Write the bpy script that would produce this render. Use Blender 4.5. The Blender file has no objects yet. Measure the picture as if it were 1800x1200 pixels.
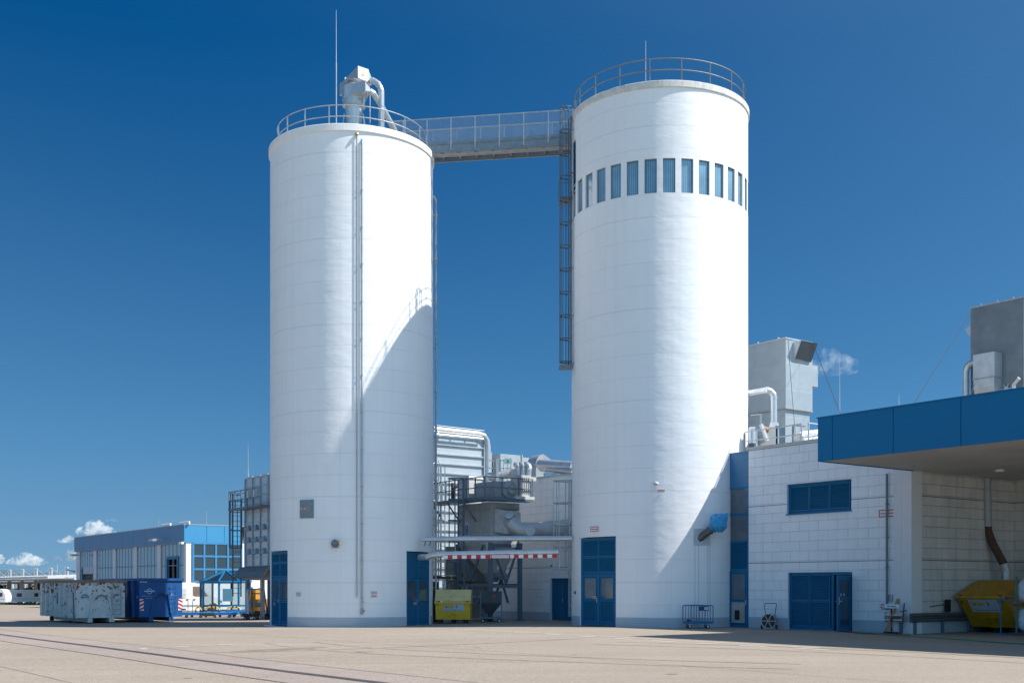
import bpy, math, random
from mathutils import Matrix, Vector
R_ = math.radians
sin, cos, pi = math.sin, math.cos, math.pi
sc = bpy.context.scene
col = sc.collection
random.seed(7)

# ------------------------------------------------------------------ camera
cam_d = bpy.data.cameras.new('camera'); cam = bpy.data.objects.new('camera', cam_d); col.objects.link(cam)
cam.location = (0, 0, 1.7); cam.rotation_euler = (R_(90), 0, 0)
cam_d.sensor_width = 36; cam_d.lens = 40; cam_d.shift_y = 430/1800
cam_d.clip_start = 0.1; cam_d.clip_end = 20000
sc.camera = cam
# ------------------------------------------------------------------ sky and sun
SUN_AZ, SUN_EL = R_(11.2), R_(49.6)            # sun to the right, slightly in front of the towers
SKY_LIFT, SKY_HAZE, SKY_DEEP, SKY_HIGH, SKY_LOW = .13, (.345, .61, .68, 1), (.015, .36, .60, 1), (.85, .95, .98, 1), (.42, .52, .56, 1)
sun_dir = Vector((cos(SUN_EL)*cos(SUN_AZ), -cos(SUN_EL)*sin(SUN_AZ), sin(SUN_EL)))
w = bpy.data.worlds.new('World'); sc.world = w; w.use_nodes = True
nt = w.node_tree; bg = nt.nodes['Background']
sky = nt.nodes.new('ShaderNodeTexSky'); sky.sky_type = 'NISHITA'; sky.sun_disc = False
sky.sun_elevation = SUN_EL; sky.sun_rotation = math.atan2(sun_dir.x, sun_dir.y)
sky.altitude = 400; sky.air_density = 1.0; sky.dust_density = 0.35; sky.ozone_density = 3.0
# the photograph was taken through a polarising filter: no pale band at the horizon, a deeper and greener blue
sxyz = nt.nodes.new('ShaderNodeSeparateXYZ'); cxyz = nt.nodes.new('ShaderNodeCombineXYZ')
tcw = nt.nodes.new('ShaderNodeTexCoord'); nt.links.new(tcw.outputs['Generated'], sxyz.inputs[0])
ma = nt.nodes.new('ShaderNodeMath'); ma.operation = 'ADD'; ma.inputs[1].default_value = SKY_LIFT
nt.links.new(sxyz.outputs[2], ma.inputs[0]); nt.links.new(sxyz.outputs[0], cxyz.inputs[0]); nt.links.new(sxyz.outputs[1], cxyz.inputs[1]); nt.links.new(ma.outputs[0], cxyz.inputs[2])
nt.links.new(cxyz.outputs[0], sky.inputs[0])
def mth(op, x, y=None, clamp=False):
    n_ = nt.nodes.new('ShaderNodeMath'); n_.operation = op; n_.use_clamp = clamp
    for i, v in enumerate((x, y)):
        if v is None: continue
        if isinstance(v, (int, float)): n_.inputs[i].default_value = v
        else: nt.links.new(v, n_.inputs[i])
    return n_.outputs[0]
dotn = nt.nodes.new('ShaderNodeVectorMath'); dotn.operation = 'DOT_PRODUCT'; dotn.inputs[1].default_value = sun_dir
nt.links.new(tcw.outputs['Generated'], dotn.inputs[0])
c2 = mth('MULTIPLY', dotn.outputs['Value'], dotn.outputs['Value'])
pol = mth('POWER', mth('SUBTRACT', 1.0, c2, True), 5.0)            # strongest at right angles to the sun
el = mth('MULTIPLY', mth('SUBTRACT', sxyz.outputs[2], .07), 1/.36, True)
pol = mth('MULTIPLY', pol, el)
low = nt.nodes.new('ShaderNodeMixRGB'); low.inputs[1].default_value = SKY_LOW; low.inputs[2].default_value = SKY_HAZE
nt.links.new(mth('MULTIPLY', sxyz.outputs[2], 1/.13, True), low.inputs[0])
up = nt.nodes.new('ShaderNodeMixRGB'); nt.links.new(low.outputs[0], up.inputs[1]); up.inputs[2].default_value = SKY_HIGH
nt.links.new(mth('MULTIPLY', mth('SUBTRACT', sxyz.outputs[2], .42), 1/.3, True), up.inputs[0])
tint = nt.nodes.new('ShaderNodeMixRGB'); nt.links.new(up.outputs[0], tint.inputs[1]); tint.inputs[2].default_value = SKY_DEEP
nt.links.new(pol, tint.inputs[0])
mul_ = nt.nodes.new('ShaderNodeMixRGB'); mul_.blend_type = 'MULTIPLY'; mul_.inputs[0].default_value = 1
nt.links.new(sky.outputs[0], mul_.inputs[1]); nt.links.new(tint.outputs[0], mul_.inputs[2])
bk = mth('MULTIPLY', mth('ADD', mth('MULTIPLY', sxyz.outputs[1], -1.0), -.05), 1.6, True)      # sky behind the viewer made brighter and whiter to fill shaded walls
bkc = nt.nodes.new('ShaderNodeMixRGB'); bkc.inputs[1].default_value = (1, 1, 1, 1); bkc.inputs[2].default_value = (2.9, 2.35, 1.9, 1); nt.links.new(bk, bkc.inputs[0])
fin = nt.nodes.new('ShaderNodeMixRGB'); fin.blend_type = 'MULTIPLY'; fin.inputs[0].default_value = 1
nt.links.new(mul_.outputs[0], fin.inputs[1]); nt.links.new(bkc.outputs[0], fin.inputs[2]); nt.links.new(fin.outputs[0], bg.inputs[0])
bg.inputs[1].default_value = 0.11
sl = bpy.data.lights.new('sun', 'SUN'); sl.energy = 5.0; sl.angle = R_(0.53); sl.color = (1.0, 0.955, 0.90)
so = bpy.data.objects.new('sun', sl); col.objects.link(so)
so.rotation_euler = sun_dir.to_track_quat('Z', 'Y').to_euler()
sc.view_settings.view_transform = 'Standard'; sc.view_settings.look = 'None'
sc.view_settings.exposure = 0.55; sc.view_settings.gamma = 1
sc.cycles.volume_bounces = 3

# ------------------------------------------------------------------ materials
MATS = {}
def mat(name, base, rough=0.7, metal=0.0, var=0.12, vscale=3.0, bump=0.0, bscale=30.0, spec=0.5, build=None):
    if name in MATS: return MATS[name]
    m = bpy.data.materials.new(name); m.use_nodes = True; n = m.node_tree.nodes; l = m.node_tree.links
    b = n['Principled BSDF']; b.inputs['Roughness'].default_value = rough; b.inputs['Metallic'].default_value = metal
    b.inputs['Specular IOR Level'].default_value = spec
    tc = n.new('ShaderNodeTexCoord')
    no = n.new('ShaderNodeTexNoise'); no.inputs['Scale'].default_value = vscale; no.inputs['Detail'].default_value = 6
    no.inputs['Roughness'].default_value = 0.6
    l.new(tc.outputs['Object'], no.inputs['Vector'])
    mr = n.new('ShaderNodeMapRange'); mr.inputs[1].default_value = .3; mr.inputs[2].default_value = .7
    mr.inputs[3].default_value = 1-var; mr.inputs[4].default_value = 1+var*.5
    l.new(no.outputs['Fac'], mr.inputs[0])
    mx = n.new('ShaderNodeVectorMath'); mx.operation = 'SCALE'; mx.inputs[0].default_value = base
    l.new(mr.outputs[0], mx.inputs['Scale']); l.new(mx.outputs[0], b.inputs['Base Color'])
    if bump:
        n2 = n.new('ShaderNodeTexNoise'); n2.inputs['Scale'].default_value = bscale; n2.inputs['Detail'].default_value = 4
        l.new(tc.outputs['Object'], n2.inputs['Vector'])
        bp = n.new('ShaderNodeBump'); bp.inputs['Strength'].default_value = 1; bp.inputs['Distance'].default_value = bump
        l.new(n2.outputs['Fac'], bp.inputs['Height']); l.new(bp.outputs[0], b.inputs['Normal'])
    m['_'] = 1
    if build: build(m, n, l, b, mx, tc)
    MATS[name] = m
    return m

def seams(bw, bh, mortar, dark, offset=0.0, dist=0.01, shade=0.9, wave=0.0, joints=None, streak=0.0):
    """grid of joints in metres from the UV map, a bump for it, optional uneven surface and heavier joints"""
    def f(m, n, l, b, mx, tc):
        br = n.new('ShaderNodeTexBrick'); br.offset = offset; br.squash = 1
        br.inputs['Scale'].default_value = 1; br.inputs['Brick Width'].default_value = bw; br.inputs['Row Height'].default_value = bh
        br.inputs['Mortar Size'].default_value = mortar; br.inputs['Mortar Smooth'].default_value = .3
        br.inputs['Color1'].default_value = (1, 1, 1, 1); br.inputs['Color2'].default_value = (shade, shade, shade, 1)
        br.inputs['Mortar'].default_value = (dark, dark, dark, 1)
        l.new(tc.outputs['UV'], br.inputs['Vector'])
        mu = n.new('ShaderNodeMixRGB'); mu.blend_type = 'MULTIPLY'; mu.inputs[0].default_value = 1
        l.new(mx.outputs[0], mu.inputs[1]); l.new(br.outputs['Color'], mu.inputs[2])
        last = mu.outputs[0]
        if joints:                                   # (period, offset, half width, darkness) heavy horizontal joints
            sp = n.new('ShaderNodeSeparateXYZ'); l.new(tc.outputs['UV'], sp.inputs[0])
            md = n.new('ShaderNodeMath'); md.operation = 'ADD'; md.inputs[1].default_value = -joints[1]+joints[0]/2; l.new(sp.outputs['Y'], md.inputs[0])
            mm = n.new('ShaderNodeMath'); mm.operation = 'FLOORED_MODULO'; mm.inputs[1].default_value = joints[0]; l.new(md.outputs[0], mm.inputs[0])
            cp = n.new('ShaderNodeMath'); cp.operation = 'COMPARE'; cp.inputs[1].default_value = joints[0]/2; cp.inputs[2].default_value = joints[2]; l.new(mm.outputs[0], cp.inputs[0])
            m2 = n.new('ShaderNodeMixRGB'); m2.blend_type = 'MULTIPLY'; l.new(cp.outputs[0], m2.inputs[0]); l.new(last, m2.inputs[1])
            m2.inputs[2].default_value = (joints[3],)*3+(1,); last = m2.outputs[0]
        if streak:
            mp = n.new('ShaderNodeMapping'); mp.inputs['Scale'].default_value = (2.2, .12, 1); l.new(tc.outputs['UV'], mp.inputs[0])
            ns = n.new('ShaderNodeTexNoise'); ns.inputs['Scale'].default_value = 2.0; ns.inputs['Detail'].default_value = 5; l.new(mp.outputs[0], ns.inputs['Vector'])
            rr = n.new('ShaderNodeMapRange'); rr.inputs[1].default_value = .45; rr.inputs[2].default_value = .75; rr.inputs[3].default_value = 1; rr.inputs[4].default_value = 1-streak
            l.new(ns.outputs['Fac'], rr.inputs[0])
            vs = n.new('ShaderNodeVectorMath'); vs.operation = 'SCALE'; l.new(last, vs.inputs[0]); l.new(rr.outputs[0], vs.inputs['Scale']); last = vs.outputs[0]
        l.new(last, b.inputs['Base Color'])
        inv = n.new('ShaderNodeMath'); inv.operation = 'SUBTRACT'; inv.inputs[0].default_value = 1; l.new(br.outputs['Fac'], inv.inputs[1])
        h = inv.outputs[0]
        bp = n.new('ShaderNodeBump'); bp.inputs['Distance'].default_value = dist; l.new(h, bp.inputs['Height'])
        out = bp.outputs[0]
        if wave:
            mp = n.new('ShaderNodeMapping'); mp.inputs['Scale'].default_value = (1.1, 2.1, 1); l.new(tc.outputs['UV'], mp.inputs[0])
            nw = n.new('ShaderNodeTexNoise'); nw.inputs['Scale'].default_value = 1.0; nw.inputs['Detail'].default_value = 3; l.new(mp.outputs[0], nw.inputs['Vector'])
            b2 = n.new('ShaderNodeBump'); b2.inputs['Distance'].default_value = wave; l.new(nw.outputs['Fac'], b2.inputs['Height']); l.new(out, b2.inputs['Normal']); out = b2.outputs[0]
        l.new(out, b.inputs['Normal'])
    return f

def ribbed(period, dist, axis='Y', rust=0.0):
    def f(m, n, l, b, mx, tc):
        sp = n.new('ShaderNodeSeparateXYZ'); l.new(tc.outputs['UV'], sp.inputs[0])
        mu = n.new('ShaderNodeMath'); mu.operation = 'MULTIPLY'; mu.inputs[1].default_value = 2*pi/period; l.new(sp.outputs[axis], mu.inputs[0])
        s = n.new('ShaderNodeMath'); s.operation = 'SINE'; l.new(mu.outputs[0], s.inputs[0])
        bp = n.new('ShaderNodeBump'); bp.inputs['Distance'].default_value = dist; l.new(s.outputs[0], bp.inputs['Height']); l.new(bp.outputs[0], b.inputs['Normal'])
    return f

def rusty(amount, rustcol=(.20, .065, .02), top=0.0):
    def f(m, n, l, b, mx, tc):
        def ns(sc_, det, lo, hi, off):
            mp = n.new('ShaderNodeMapping'); mp.inputs['Location'].default_value = (off, off*2, off); l.new(tc.outputs['Object'], mp.inputs[0])
            n1 = n.new('ShaderNodeTexNoise'); n1.inputs['Scale'].default_value = sc_; n1.inputs['Detail'].default_value = det; n1.inputs['Roughness'].default_value = .62
            l.new(mp.outputs[0], n1.inputs['Vector']); return n1.outputs['Fac']
        src = ns(5.5, 7, 0, 0, 3)
        if top:                                 # thicker corrosion towards the upper rim, in patches
            sp = n.new('ShaderNodeSeparateXYZ'); l.new(tc.outputs['Object'], sp.inputs[0])
            r0 = n.new('ShaderNodeMapRange'); r0.inputs[1].default_value = 1.2; r0.inputs[2].default_value = 2.3; r0.inputs[3].default_value = 0; r0.inputs[4].default_value = top; l.new(sp.outputs['Z'], r0.inputs[0])
            mk = n.new('ShaderNodeMath'); mk.operation = 'MULTIPLY'; l.new(r0.outputs[0], mk.inputs[0]); l.new(ns(1.1, 2, 0, 0, 7), mk.inputs[1])
            ad = n.new('ShaderNodeMath'); ad.operation = 'ADD'; l.new(src, ad.inputs[0]); l.new(mk.outputs[0], ad.inputs[1]); src = ad.outputs[0]
        r = n.new('ShaderNodeMapRange'); r.inputs[1].default_value = .5+.16*(1-amount); r.inputs[2].default_value = .52+.17*(1-amount)
        l.new(src, r.inputs[0])
        mm = n.new('ShaderNodeMixRGB'); l.new(r.outputs[0], mm.inputs[0]); l.new(mx.outputs[0], mm.inputs[1]); mm.inputs[2].default_value = rustcol+(1,)
        l.new(mm.outputs[0], b.inputs['Base Color'])
    return f

WHITE = (.82, .83, .84)
silo_white = mat('silo_white_paint', WHITE, .6, var=.03, vscale=.7, build=seams(2.35, .94, .005, .972, 0, .006, .999, .020, (3.76, 1.85, .010, .86), streak=.035))
coping_m = mat('weathered_coping', (.66, .65, .62), .75, var=.22, vscale=5, build=seams(1.4, 40, .006, .5, 0, .004, .9, 0))
coping_w = mat('white_coping', (.80, .80, .79), .7, var=.06, vscale=3)
plinth_m = mat('grey_blue_plinth', (.43, .48, .54), .8, var=.08, vscale=2)
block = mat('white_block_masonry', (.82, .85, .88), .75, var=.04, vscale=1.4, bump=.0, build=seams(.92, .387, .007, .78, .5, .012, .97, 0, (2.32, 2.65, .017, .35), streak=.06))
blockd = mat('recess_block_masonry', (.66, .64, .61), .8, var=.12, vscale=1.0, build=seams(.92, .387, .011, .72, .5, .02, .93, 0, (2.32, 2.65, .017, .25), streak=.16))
blue_paint = mat('blue_frame_paint', (.010, .155, .32), .5, spec=.3, var=.06)
blue_dark = mat('blue_louvre_paint', (.005, .12, .245), .5, spec=.3, var=.08)
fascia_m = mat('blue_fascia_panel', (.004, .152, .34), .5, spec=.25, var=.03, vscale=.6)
fascia_far = mat('sunlit_blue_fascia_panel', (.045, .25, .46), .4, var=.04, vscale=.6)  # sunlit copy of the workshop fascia: sunshine is put into the blue
steel = mat('galvanised_steel', (.46, .49, .51), .42, .55, var=.2, vscale=6)
steel_d = mat('dull_grey_steel', (.38, .40, .42), .5, .4, var=.18, vscale=4)
steel_b = mat('blue_grey_painted_steel', (.12, .18, .235), .5, .1, var=.15, vscale=4)
sheet = mat('zinc_sheet', (.58, .61, .63), .36, .6, var=.14, vscale=2.2)
sheet_d = mat('dull_sheet_cladding', (.40, .425, .43), .5, .35, var=.22, vscale=1.3, build=seams(1.25, 2.6, .006, .7, 0, .004, .93))
sheet_l = mat('light_sheet_cladding', (.42, .48, .51), .42, .4, var=.10, vscale=1.6, build=seams(1.0, 1.3, .006, .75, 0, .004, .94))
sheet_dk = mat('dark_sheet_cladding', (.22, .25, .27), .5, .35, var=.2, vscale=1.3, build=seams(2.4, 2.0, .006, .7, 0, .004, .93))
bridge_m = mat('bridge_steel', (.22, .27, .31), .5, .3, var=.2, vscale=5)
ribm = mat('ribbed_white_cladding', (.46, .53, .57), .45, .3, var=.08, vscale=1.4)
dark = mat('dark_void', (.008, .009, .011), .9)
black = mat('black_rubber', (.016, .016, .017), .7)
grey = mat('grey_enamel', (.50, .51, .50), .6, var=.12)
greyd = mat('dark_slate_enamel', (.05, .068, .085), .55, var=.2)
yellow = mat('yellow_skip_paint', (.76, .47, .03), .5, var=.18, vscale=3, build=rusty(.12, (.12, .06, .02)))
yellowl = mat('pale_yellow_lid_paint', (.66, .54, .24), .5, var=.2, vscale=2.5, build=rusty(.10, (.16, .08, .03)))
yellow2 = mat('mustard_skip_paint', (.55, .28, .012), .5, var=.25, vscale=3, build=rusty(.18, (.05, .03, .012)))
rust_white = mat('rusting_white_paint', (.56, .58, .57), .7, var=.14, vscale=2.5, build=rusty(.40, top=.20))
rust_edge = mat('rusting_rim', (.26, .17, .12), .8, var=.4, vscale=6)
cont_blue = mat('blue_container_paint', (.005, .085, .27), .5, var=.2, vscale=3, build=rusty(.05, (.01, .02, .06)))
white = mat('plain_white', (.78, .78, .77), .5, var=.04)
red = mat('signal_red', (.55, .02, .03), .5, var=.05)
bright_yellow = mat('signal_yellow', (.75, .52, .02), .5, var=.05)
black_p = mat('black_print', (.02, .02, .022), .6)
blue_p = mat('blue_print', (.02, .13, .34), .6)
pale_p = mat('pale_blue_print', (.45, .62, .75), .6)
orange_p = mat('orange_print', (.75, .42, .12), .6)
green_p = mat('green_light', (.03, .5, .22), .5)
tarp = mat('bright_blue_tarp', (.02, .30, .58), .35, var=.2, vscale=8, bump=.02, bscale=14)
wood = mat('plywood_board', (.36, .25, .13), .7, var=.25, vscale=8)
soffit = mat('grey_soffit', (.52, .50, .47), .8, var=.15, vscale=.9, build=seams(.3, 60, .006, .75, 0, .003, .93))
roof_m = mat('gravel_roof', (.25, .25, .24), .9, var=.2)
film = mat('white_stretch_film', (.62, .66, .70), .35, var=.2, vscale=6, bump=.03, bscale=9)
brown = mat('rusty_brown', (.105, .055, .038), .8, var=.4, vscale=8)
blue_bright = mat('bright_blue_steel', (.02, .19, .55), .45, var=.12)
hosegreen = mat('green_hose', (.03, .22, .14), .5)
hosered = mat('red_hose', (.22, .035, .04), .5)
leaf = mat('hedge_leaves', (.07, .15, .025), .7, var=.4, vscale=2)
hill_m = mat('haze_blue_wooded_hill', (.07, .13, .17), .95, var=.3, vscale=.01)  # the blue of distant air is put into the hill colour
caravan_w = mat('caravan_white', (.78, .79, .80), .4, var=.05)
solar = mat('solar_panel', (.03, .04, .06), .3, var=.1)

def glass(name, base, rough=.05, ior=1.75, var=.1, vscale=1.0, build=None):
    m = mat(name, base, rough, 0, var=var, vscale=vscale, build=build)
    m.node_tree.nodes['Principled BSDF'].inputs['IOR'].default_value = ior
    return m
def stripes(m, n, l, b, mx, tc):            # slats of the blinds behind the tinted panes
    sp = n.new('ShaderNodeSeparateXYZ'); l.new(tc.outputs['UV'], sp.inputs[0])
    k = n.new('ShaderNodeMath'); k.operation = 'MULTIPLY'; k.inputs[1].default_value = 70; l.new(sp.outputs['X'], k.inputs[0])
    s = n.new('ShaderNodeMath'); s.operation = 'SINE'; l.new(k.outputs[0], s.inputs[0])
    r = n.new('ShaderNodeMapRange'); r.inputs[1].default_value = -1; r.inputs[3].default_value = .72; r.inputs[4].default_value = 1.1; l.new(s.outputs[0], r.inputs[0])
    v = n.new('ShaderNodeVectorMath'); v.operation = 'SCALE'; l.new(mx.outputs[0], v.inputs[0]); l.new(r.outputs[0], v.inputs['Scale']); l.new(v.outputs[0], b.inputs['Base Color'])
glass_d = glass('dark_glass', (.012, .022, .03))
glass_s = glass('tinted_reflective_glass', (.19, .34, .46), .07, 2.1, var=.45, vscale=.5, build=stripes)
glass_m = glass('door_glass', (.085, .12, .15), .05, 1.9, var=.35, vscale=1.5)  # paler base stands in for the surroundings reflected in the panes
glass_w = glass('hall_glass', (.26, .31, .36), .04, 2.0, var=.15)
gl = bpy.data.materials.new('clear_glass'); gl.use_nodes = True
_n = gl.node_tree.nodes; _l = gl.node_tree.links; _b = _n['Principled BSDF']
_b.inputs['Base Color'].default_value = (.75, .85, .88, 1); _b.inputs['Roughness'].default_value = .03
_t = _n.new('ShaderNodeBsdfTransparent'); _t.inputs[0].default_value = (.66, .74, .76, 1)
_g = _n.new('ShaderNodeBsdfGlossy'); _g.inputs['Roughness'].default_value = .03
_x = _n.new('ShaderNodeMixShader'); _x.inputs[0].default_value = .10
_l.new(_t.outputs[0], _x.inputs[1]); _l.new(_g.outputs[0], _x.inputs[2]); _l.new(_x.outputs[0], _n['Material Output'].inputs[0])
clear = gl
# wire mesh infill: real holes through an alpha pattern in metres
wm = bpy.data.materials.new('wire_mesh'); wm.use_nodes = True
_n = wm.node_tree.nodes; _l = wm.node_tree.links; _b = _n['Principled BSDF']; _b.inputs['Base Color'].default_value = (.45, .48, .5, 1)
_b.inputs['Metallic'].default_value = .4; _b.inputs['Roughness'].default_value = .5
_tc = _n.new('ShaderNodeTexCoord'); _br = _n.new('ShaderNodeTexBrick'); _br.offset = 0
_br.inputs['Scale'].default_value = 1; _br.inputs['Brick Width'].default_value = .05; _br.inputs['Row Height'].default_value = .05
_br.inputs['Mortar Size'].default_value = .0038; _br.inputs['Mortar Smooth'].default_value = 0
_l.new(_tc.outputs['UV'], _br.inputs['Vector']); _l.new(_br.outputs['Fac'], _b.inputs['Alpha'])

# ------------------------------------------------------------------ mesh helpers
WMX = {}
def wmx(o): return WMX.get(o.name, Matrix.Identity(4)) if o else Matrix.Identity(4)
def T(x=0, y=0, z=0, a=0): return Matrix.Translation((x, y, z)) @ Matrix.Rotation(a, 4, 'Z')

class MB:
    def __init__(s, M=None): s.M = M or Matrix.Identity(4); s.v = []; s.f = []; s.uv = []; s.sm = []; s.mi = []; s.cur = 0
    def face(s, pts, uvs=None, smooth=False):
        i = len(s.v); s.v += [s.M @ Vector(p) for p in pts]; s.f.append(list(range(i, i+len(pts))))
        s.uv.append(uvs or [(p[0], p[1]) for p in pts]); s.sm.append(smooth); s.mi.append(s.cur)
    def box(s, x0, x1, y0, y1, z0, z1):
        if x0 > x1: x0, x1 = x1, x0
        if y0 > y1: y0, y1 = y1, y0
        if z0 > z1: z0, z1 = z1, z0
        F = s.face
        F([(x0,y0,z0),(x1,y0,z0),(x1,y0,z1),(x0,y0,z1)], [(x0,z0),(x1,z0),(x1,z1),(x0,z1)])
        F([(x1,y1,z0),(x0,y1,z0),(x0,y1,z1),(x1,y1,z1)], [(x1,z0),(x0,z0),(x0,z1),(x1,z1)])
        F([(x0,y1,z0),(x0,y0,z0),(x0,y0,z1),(x0,y1,z1)], [(y1,z0),(y0,z0),(y0,z1),(y1,z1)])
        F([(x1,y0,z0),(x1,y1,z0),(x1,y1,z1),(x1,y0,z1)], [(y0,z0),(y1,z0),(y1,z1),(y0,z1)])
        F([(x0,y0,z1),(x1,y0,z1),(x1,y1,z1),(x0,y1,z1)], [(x0,y0),(x1,y0),(x1,y1),(x0,y1)])
        F([(x0,y1,z0),(x1,y1,z0),(x1,y0,z0),(x0,y0,z0)], [(x0,y1),(x1,y1),(x1,y0),(x0,y0)])
        return s
    def hexa(s, b, t):                     # 4 bottom points and 4 top points, both anticlockwise seen from above
        F = s.face
        F(b[::-1]); F(t)
        for i in range(4):
            j = (i+1) % 4; w_ = (Vector(b[j])-Vector(b[i])).length; h_ = (Vector(t[i])-Vector(b[i])).length
            F([b[i], b[j], t[j], t[i]], [(0,0),(w_,0),(w_,h_),(0,h_)])
        return s
    def tube(s, pts, r, n=10, caps=True, r1=None):
        pts = [Vector(p) for p in pts]; rings = []; dist = 0
        up = Vector((0, 0, 1))
        for i, p in enumerate(pts):
            if i == 0: t = pts[1]-pts[0]
            elif i == len(pts)-1: t = pts[-1]-pts[-2]
            else: t = (pts[i+1]-p).normalized()+(p-pts[i-1]).normalized()
            t = t.normalized()
            if i == 0:
                a = up if abs(t.z) < .9 else Vector((1, 0, 0)); x = t.cross(a).normalized()
            else: x = (x-t*x.dot(t)).normalized()
            y = t.cross(x); rr = r if r1 is None else r+(r1-r)*i/(len(pts)-1)
            if 0 < i < len(pts)-1:
                c = (pts[i]-pts[i-1]).normalized().dot(t); rr = rr/max(c, .75)
            if i: dist += (p-pts[i-1]).length
            rings.append([(p+(x*cos(2*pi*k/n)+y*sin(2*pi*k/n))*rr) for k in range(n)]+[dist])
        for a, b in zip(rings, rings[1:]):
            for k in range(n):
                j = (k+1) % n; c = 2*pi*r/n
                s.face([a[j], a[k], b[k], b[j]], [((k+1)*c,a[n]),(k*c,a[n]),(k*c,b[n]),((k+1)*c,b[n])], n > 6)
        if caps:
            s.face(rings[0][:n]); s.face(rings[-1][:n][::-1])
        return s
    def bar(s, p, q, w_, d=None): 
        d = d or w_; p = Vector(p); q = Vector(q); t = (q-p).normalized(); a = Vector((0,0,1)) if abs(t.z) < .95 else Vector((0,1,0))
        x = t.cross(a).normalized()*w_/2; y = t.cross(x).normalized()*d/2
        A = [p-x-y, p+x-y, p+x+y, p-x+y]; B = [q-x-y, q+x-y, q+x+y, q-x+y]
        s.face(A); s.face(B[::-1])
        for i in range(4):
            j = (i+1) % 4; s.face([A[j], A[i], B[i], B[j]])
        return s
    def lathe(s, prof, n=32, c=(0,0,0), a0=0, a1=2*pi, smooth=True):
        for k in range(n):
            p, q = a0+(a1-a0)*k/n, a0+(a1-a0)*(k+1)/n
            for (r0, z0), (r1, z1) in zip(prof, prof[1:]):
                P = lambda r, a, z: (c[0]+r*cos(a), c[1]+r*sin(a), c[2]+z)
                R0 = max(r0, r1)
                if r0 < 1e-6: s.face([P(r0,p,z0), P(r1,q,z1), P(r1,p,z1)], None, smooth)
                elif r1 < 1e-6: s.face([P(r0,p,z0), P(r0,q,z0), P(r1,q,z1)], None, smooth)
                else: s.face([P(r0,p,z0), P(r0,q,z0), P(r1,q,z1), P(r1,p,z1)], [(R0*p,z0),(R0*q,z0),(R0*q,z1),(R0*p,z1)], smooth)
        return s
    def prism(s, prof, x0, x1):             # profile in (y, z), extruded along x
        n = len(prof); d = 0
        s.face([(x0, y, z) for y, z in prof][::-1], [(y, z) for y, z in prof][::-1]); s.face([(x1, y, z) for y, z in prof], [(y, z) for y, z in prof])
        for i in range(n):
            j = (i+1) % n; a, b = prof[i], prof[j]; L = math.hypot(b[0]-a[0], b[1]-a[1])
            s.face([(x0,a[0],a[1]),(x0,b[0],b[1]),(x1,b[0],b[1]),(x1,a[0],a[1])], [(x0,d),(x0,d+L),(x1,d+L),(x1,d)]); d += L
        return s
    def build(s, name, m, parent=None, weld=False):
        inv = wmx(parent).inverted()
        me = bpy.data.meshes.new(name)
        vs = [inv @ v for v in s.v]
        if weld:
            key = {}; idx = []; nv = []
            for v in vs:
                k = (round(v.x, 4), round(v.y, 4), round(v.z, 4))
                if k not in key: key[k] = len(nv); nv.append(v)
                idx.append(key[k])
            fs = [[idx[i] for i in f] for f in s.f]; vs = nv
        else: fs = s.f
        me.from_pydata([tuple(v) for v in vs], [], fs)
        uvl = me.uv_layers.new(name='UVMap')
        flat = [c for f in s.uv for p in f for c in p]; uvl.data.foreach_set('uv', flat)
        me.polygons.foreach_set('use_smooth', s.sm)
        for mm in (m if isinstance(m, (list, tuple)) else [m]): me.materials.append(mm)
        me.polygons.foreach_set('material_index', s.mi)
        o = bpy.data.objects.new(name, me); col.objects.link(o)
        if parent: o.parent = parent
        WMX[o.name] = wmx(parent).copy()
        return o

def tag(o, label, cat, group=None, kind=None):
    if label: o['label'] = label
    if cat: o['category'] = cat
    if group: o['group'] = group
    if kind: o['kind'] = kind
    return o
def thing(name, M, label, cat, group=None):
    o = bpy.data.objects.new(name, None); col.objects.link(o); o.empty_display_size = .2
    loc, rot, scl = M.decompose(); o.location = loc; o.rotation_euler = rot.to_euler(); WMX[o.name] = M.copy()
    return tag(o, label, cat, group)
def plain(name, mb, m, label, cat, group=None, origin=None):
    o = mb.build(name, m); 
    if origin is not None:
        o.data.transform(Matrix.Translation(-Vector(origin))); o.location = origin
    return tag(o, label, cat, group)
def struct(name, mb, m): return tag(mb.build(name, m), None, None, None, 'structure')
def copy_thing(o, M, label, group=None):
    r = o.copy(); col.objects.link(r); loc, rot, scl = M.decompose(); r.location = loc; r.rotation_euler = rot.to_euler()
    r['label'] = label
    if group: r['group'] = group
    for ch in list(o.children):
        c = ch.copy(); col.objects.link(c); c.parent = r
        for g in ch.children:
            d = g.copy(); col.objects.link(d); d.parent = c
    return r
def text(s, size, M, m, parent, name='lettering', ext=.004, align='CENTER', bold=0.0):
    cu = bpy.data.curves.new('t', 'FONT'); cu.body = s; cu.size = size; cu.extrude = ext; cu.align_x = align; cu.align_y = 'CENTER'; cu.offset = bold
    cu.resolution_u = 3
    ob = bpy.data.objects.new('t', cu); col.objects.link(ob)
    dg = bpy.context.evaluated_depsgraph_get(); me = bpy.data.meshes.new_from_object(ob.evaluated_get(dg))
    bpy.data.objects.remove(ob); me.transform(wmx(parent).inverted() @ M @ Matrix.Rotation(pi/2, 4, 'X'))
    me.materials.clear(); me.materials.append(m); me.name = name
    o = bpy.data.objects.new(name, me); col.objects.link(o)
    if parent: o.parent = parent
    return o

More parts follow.
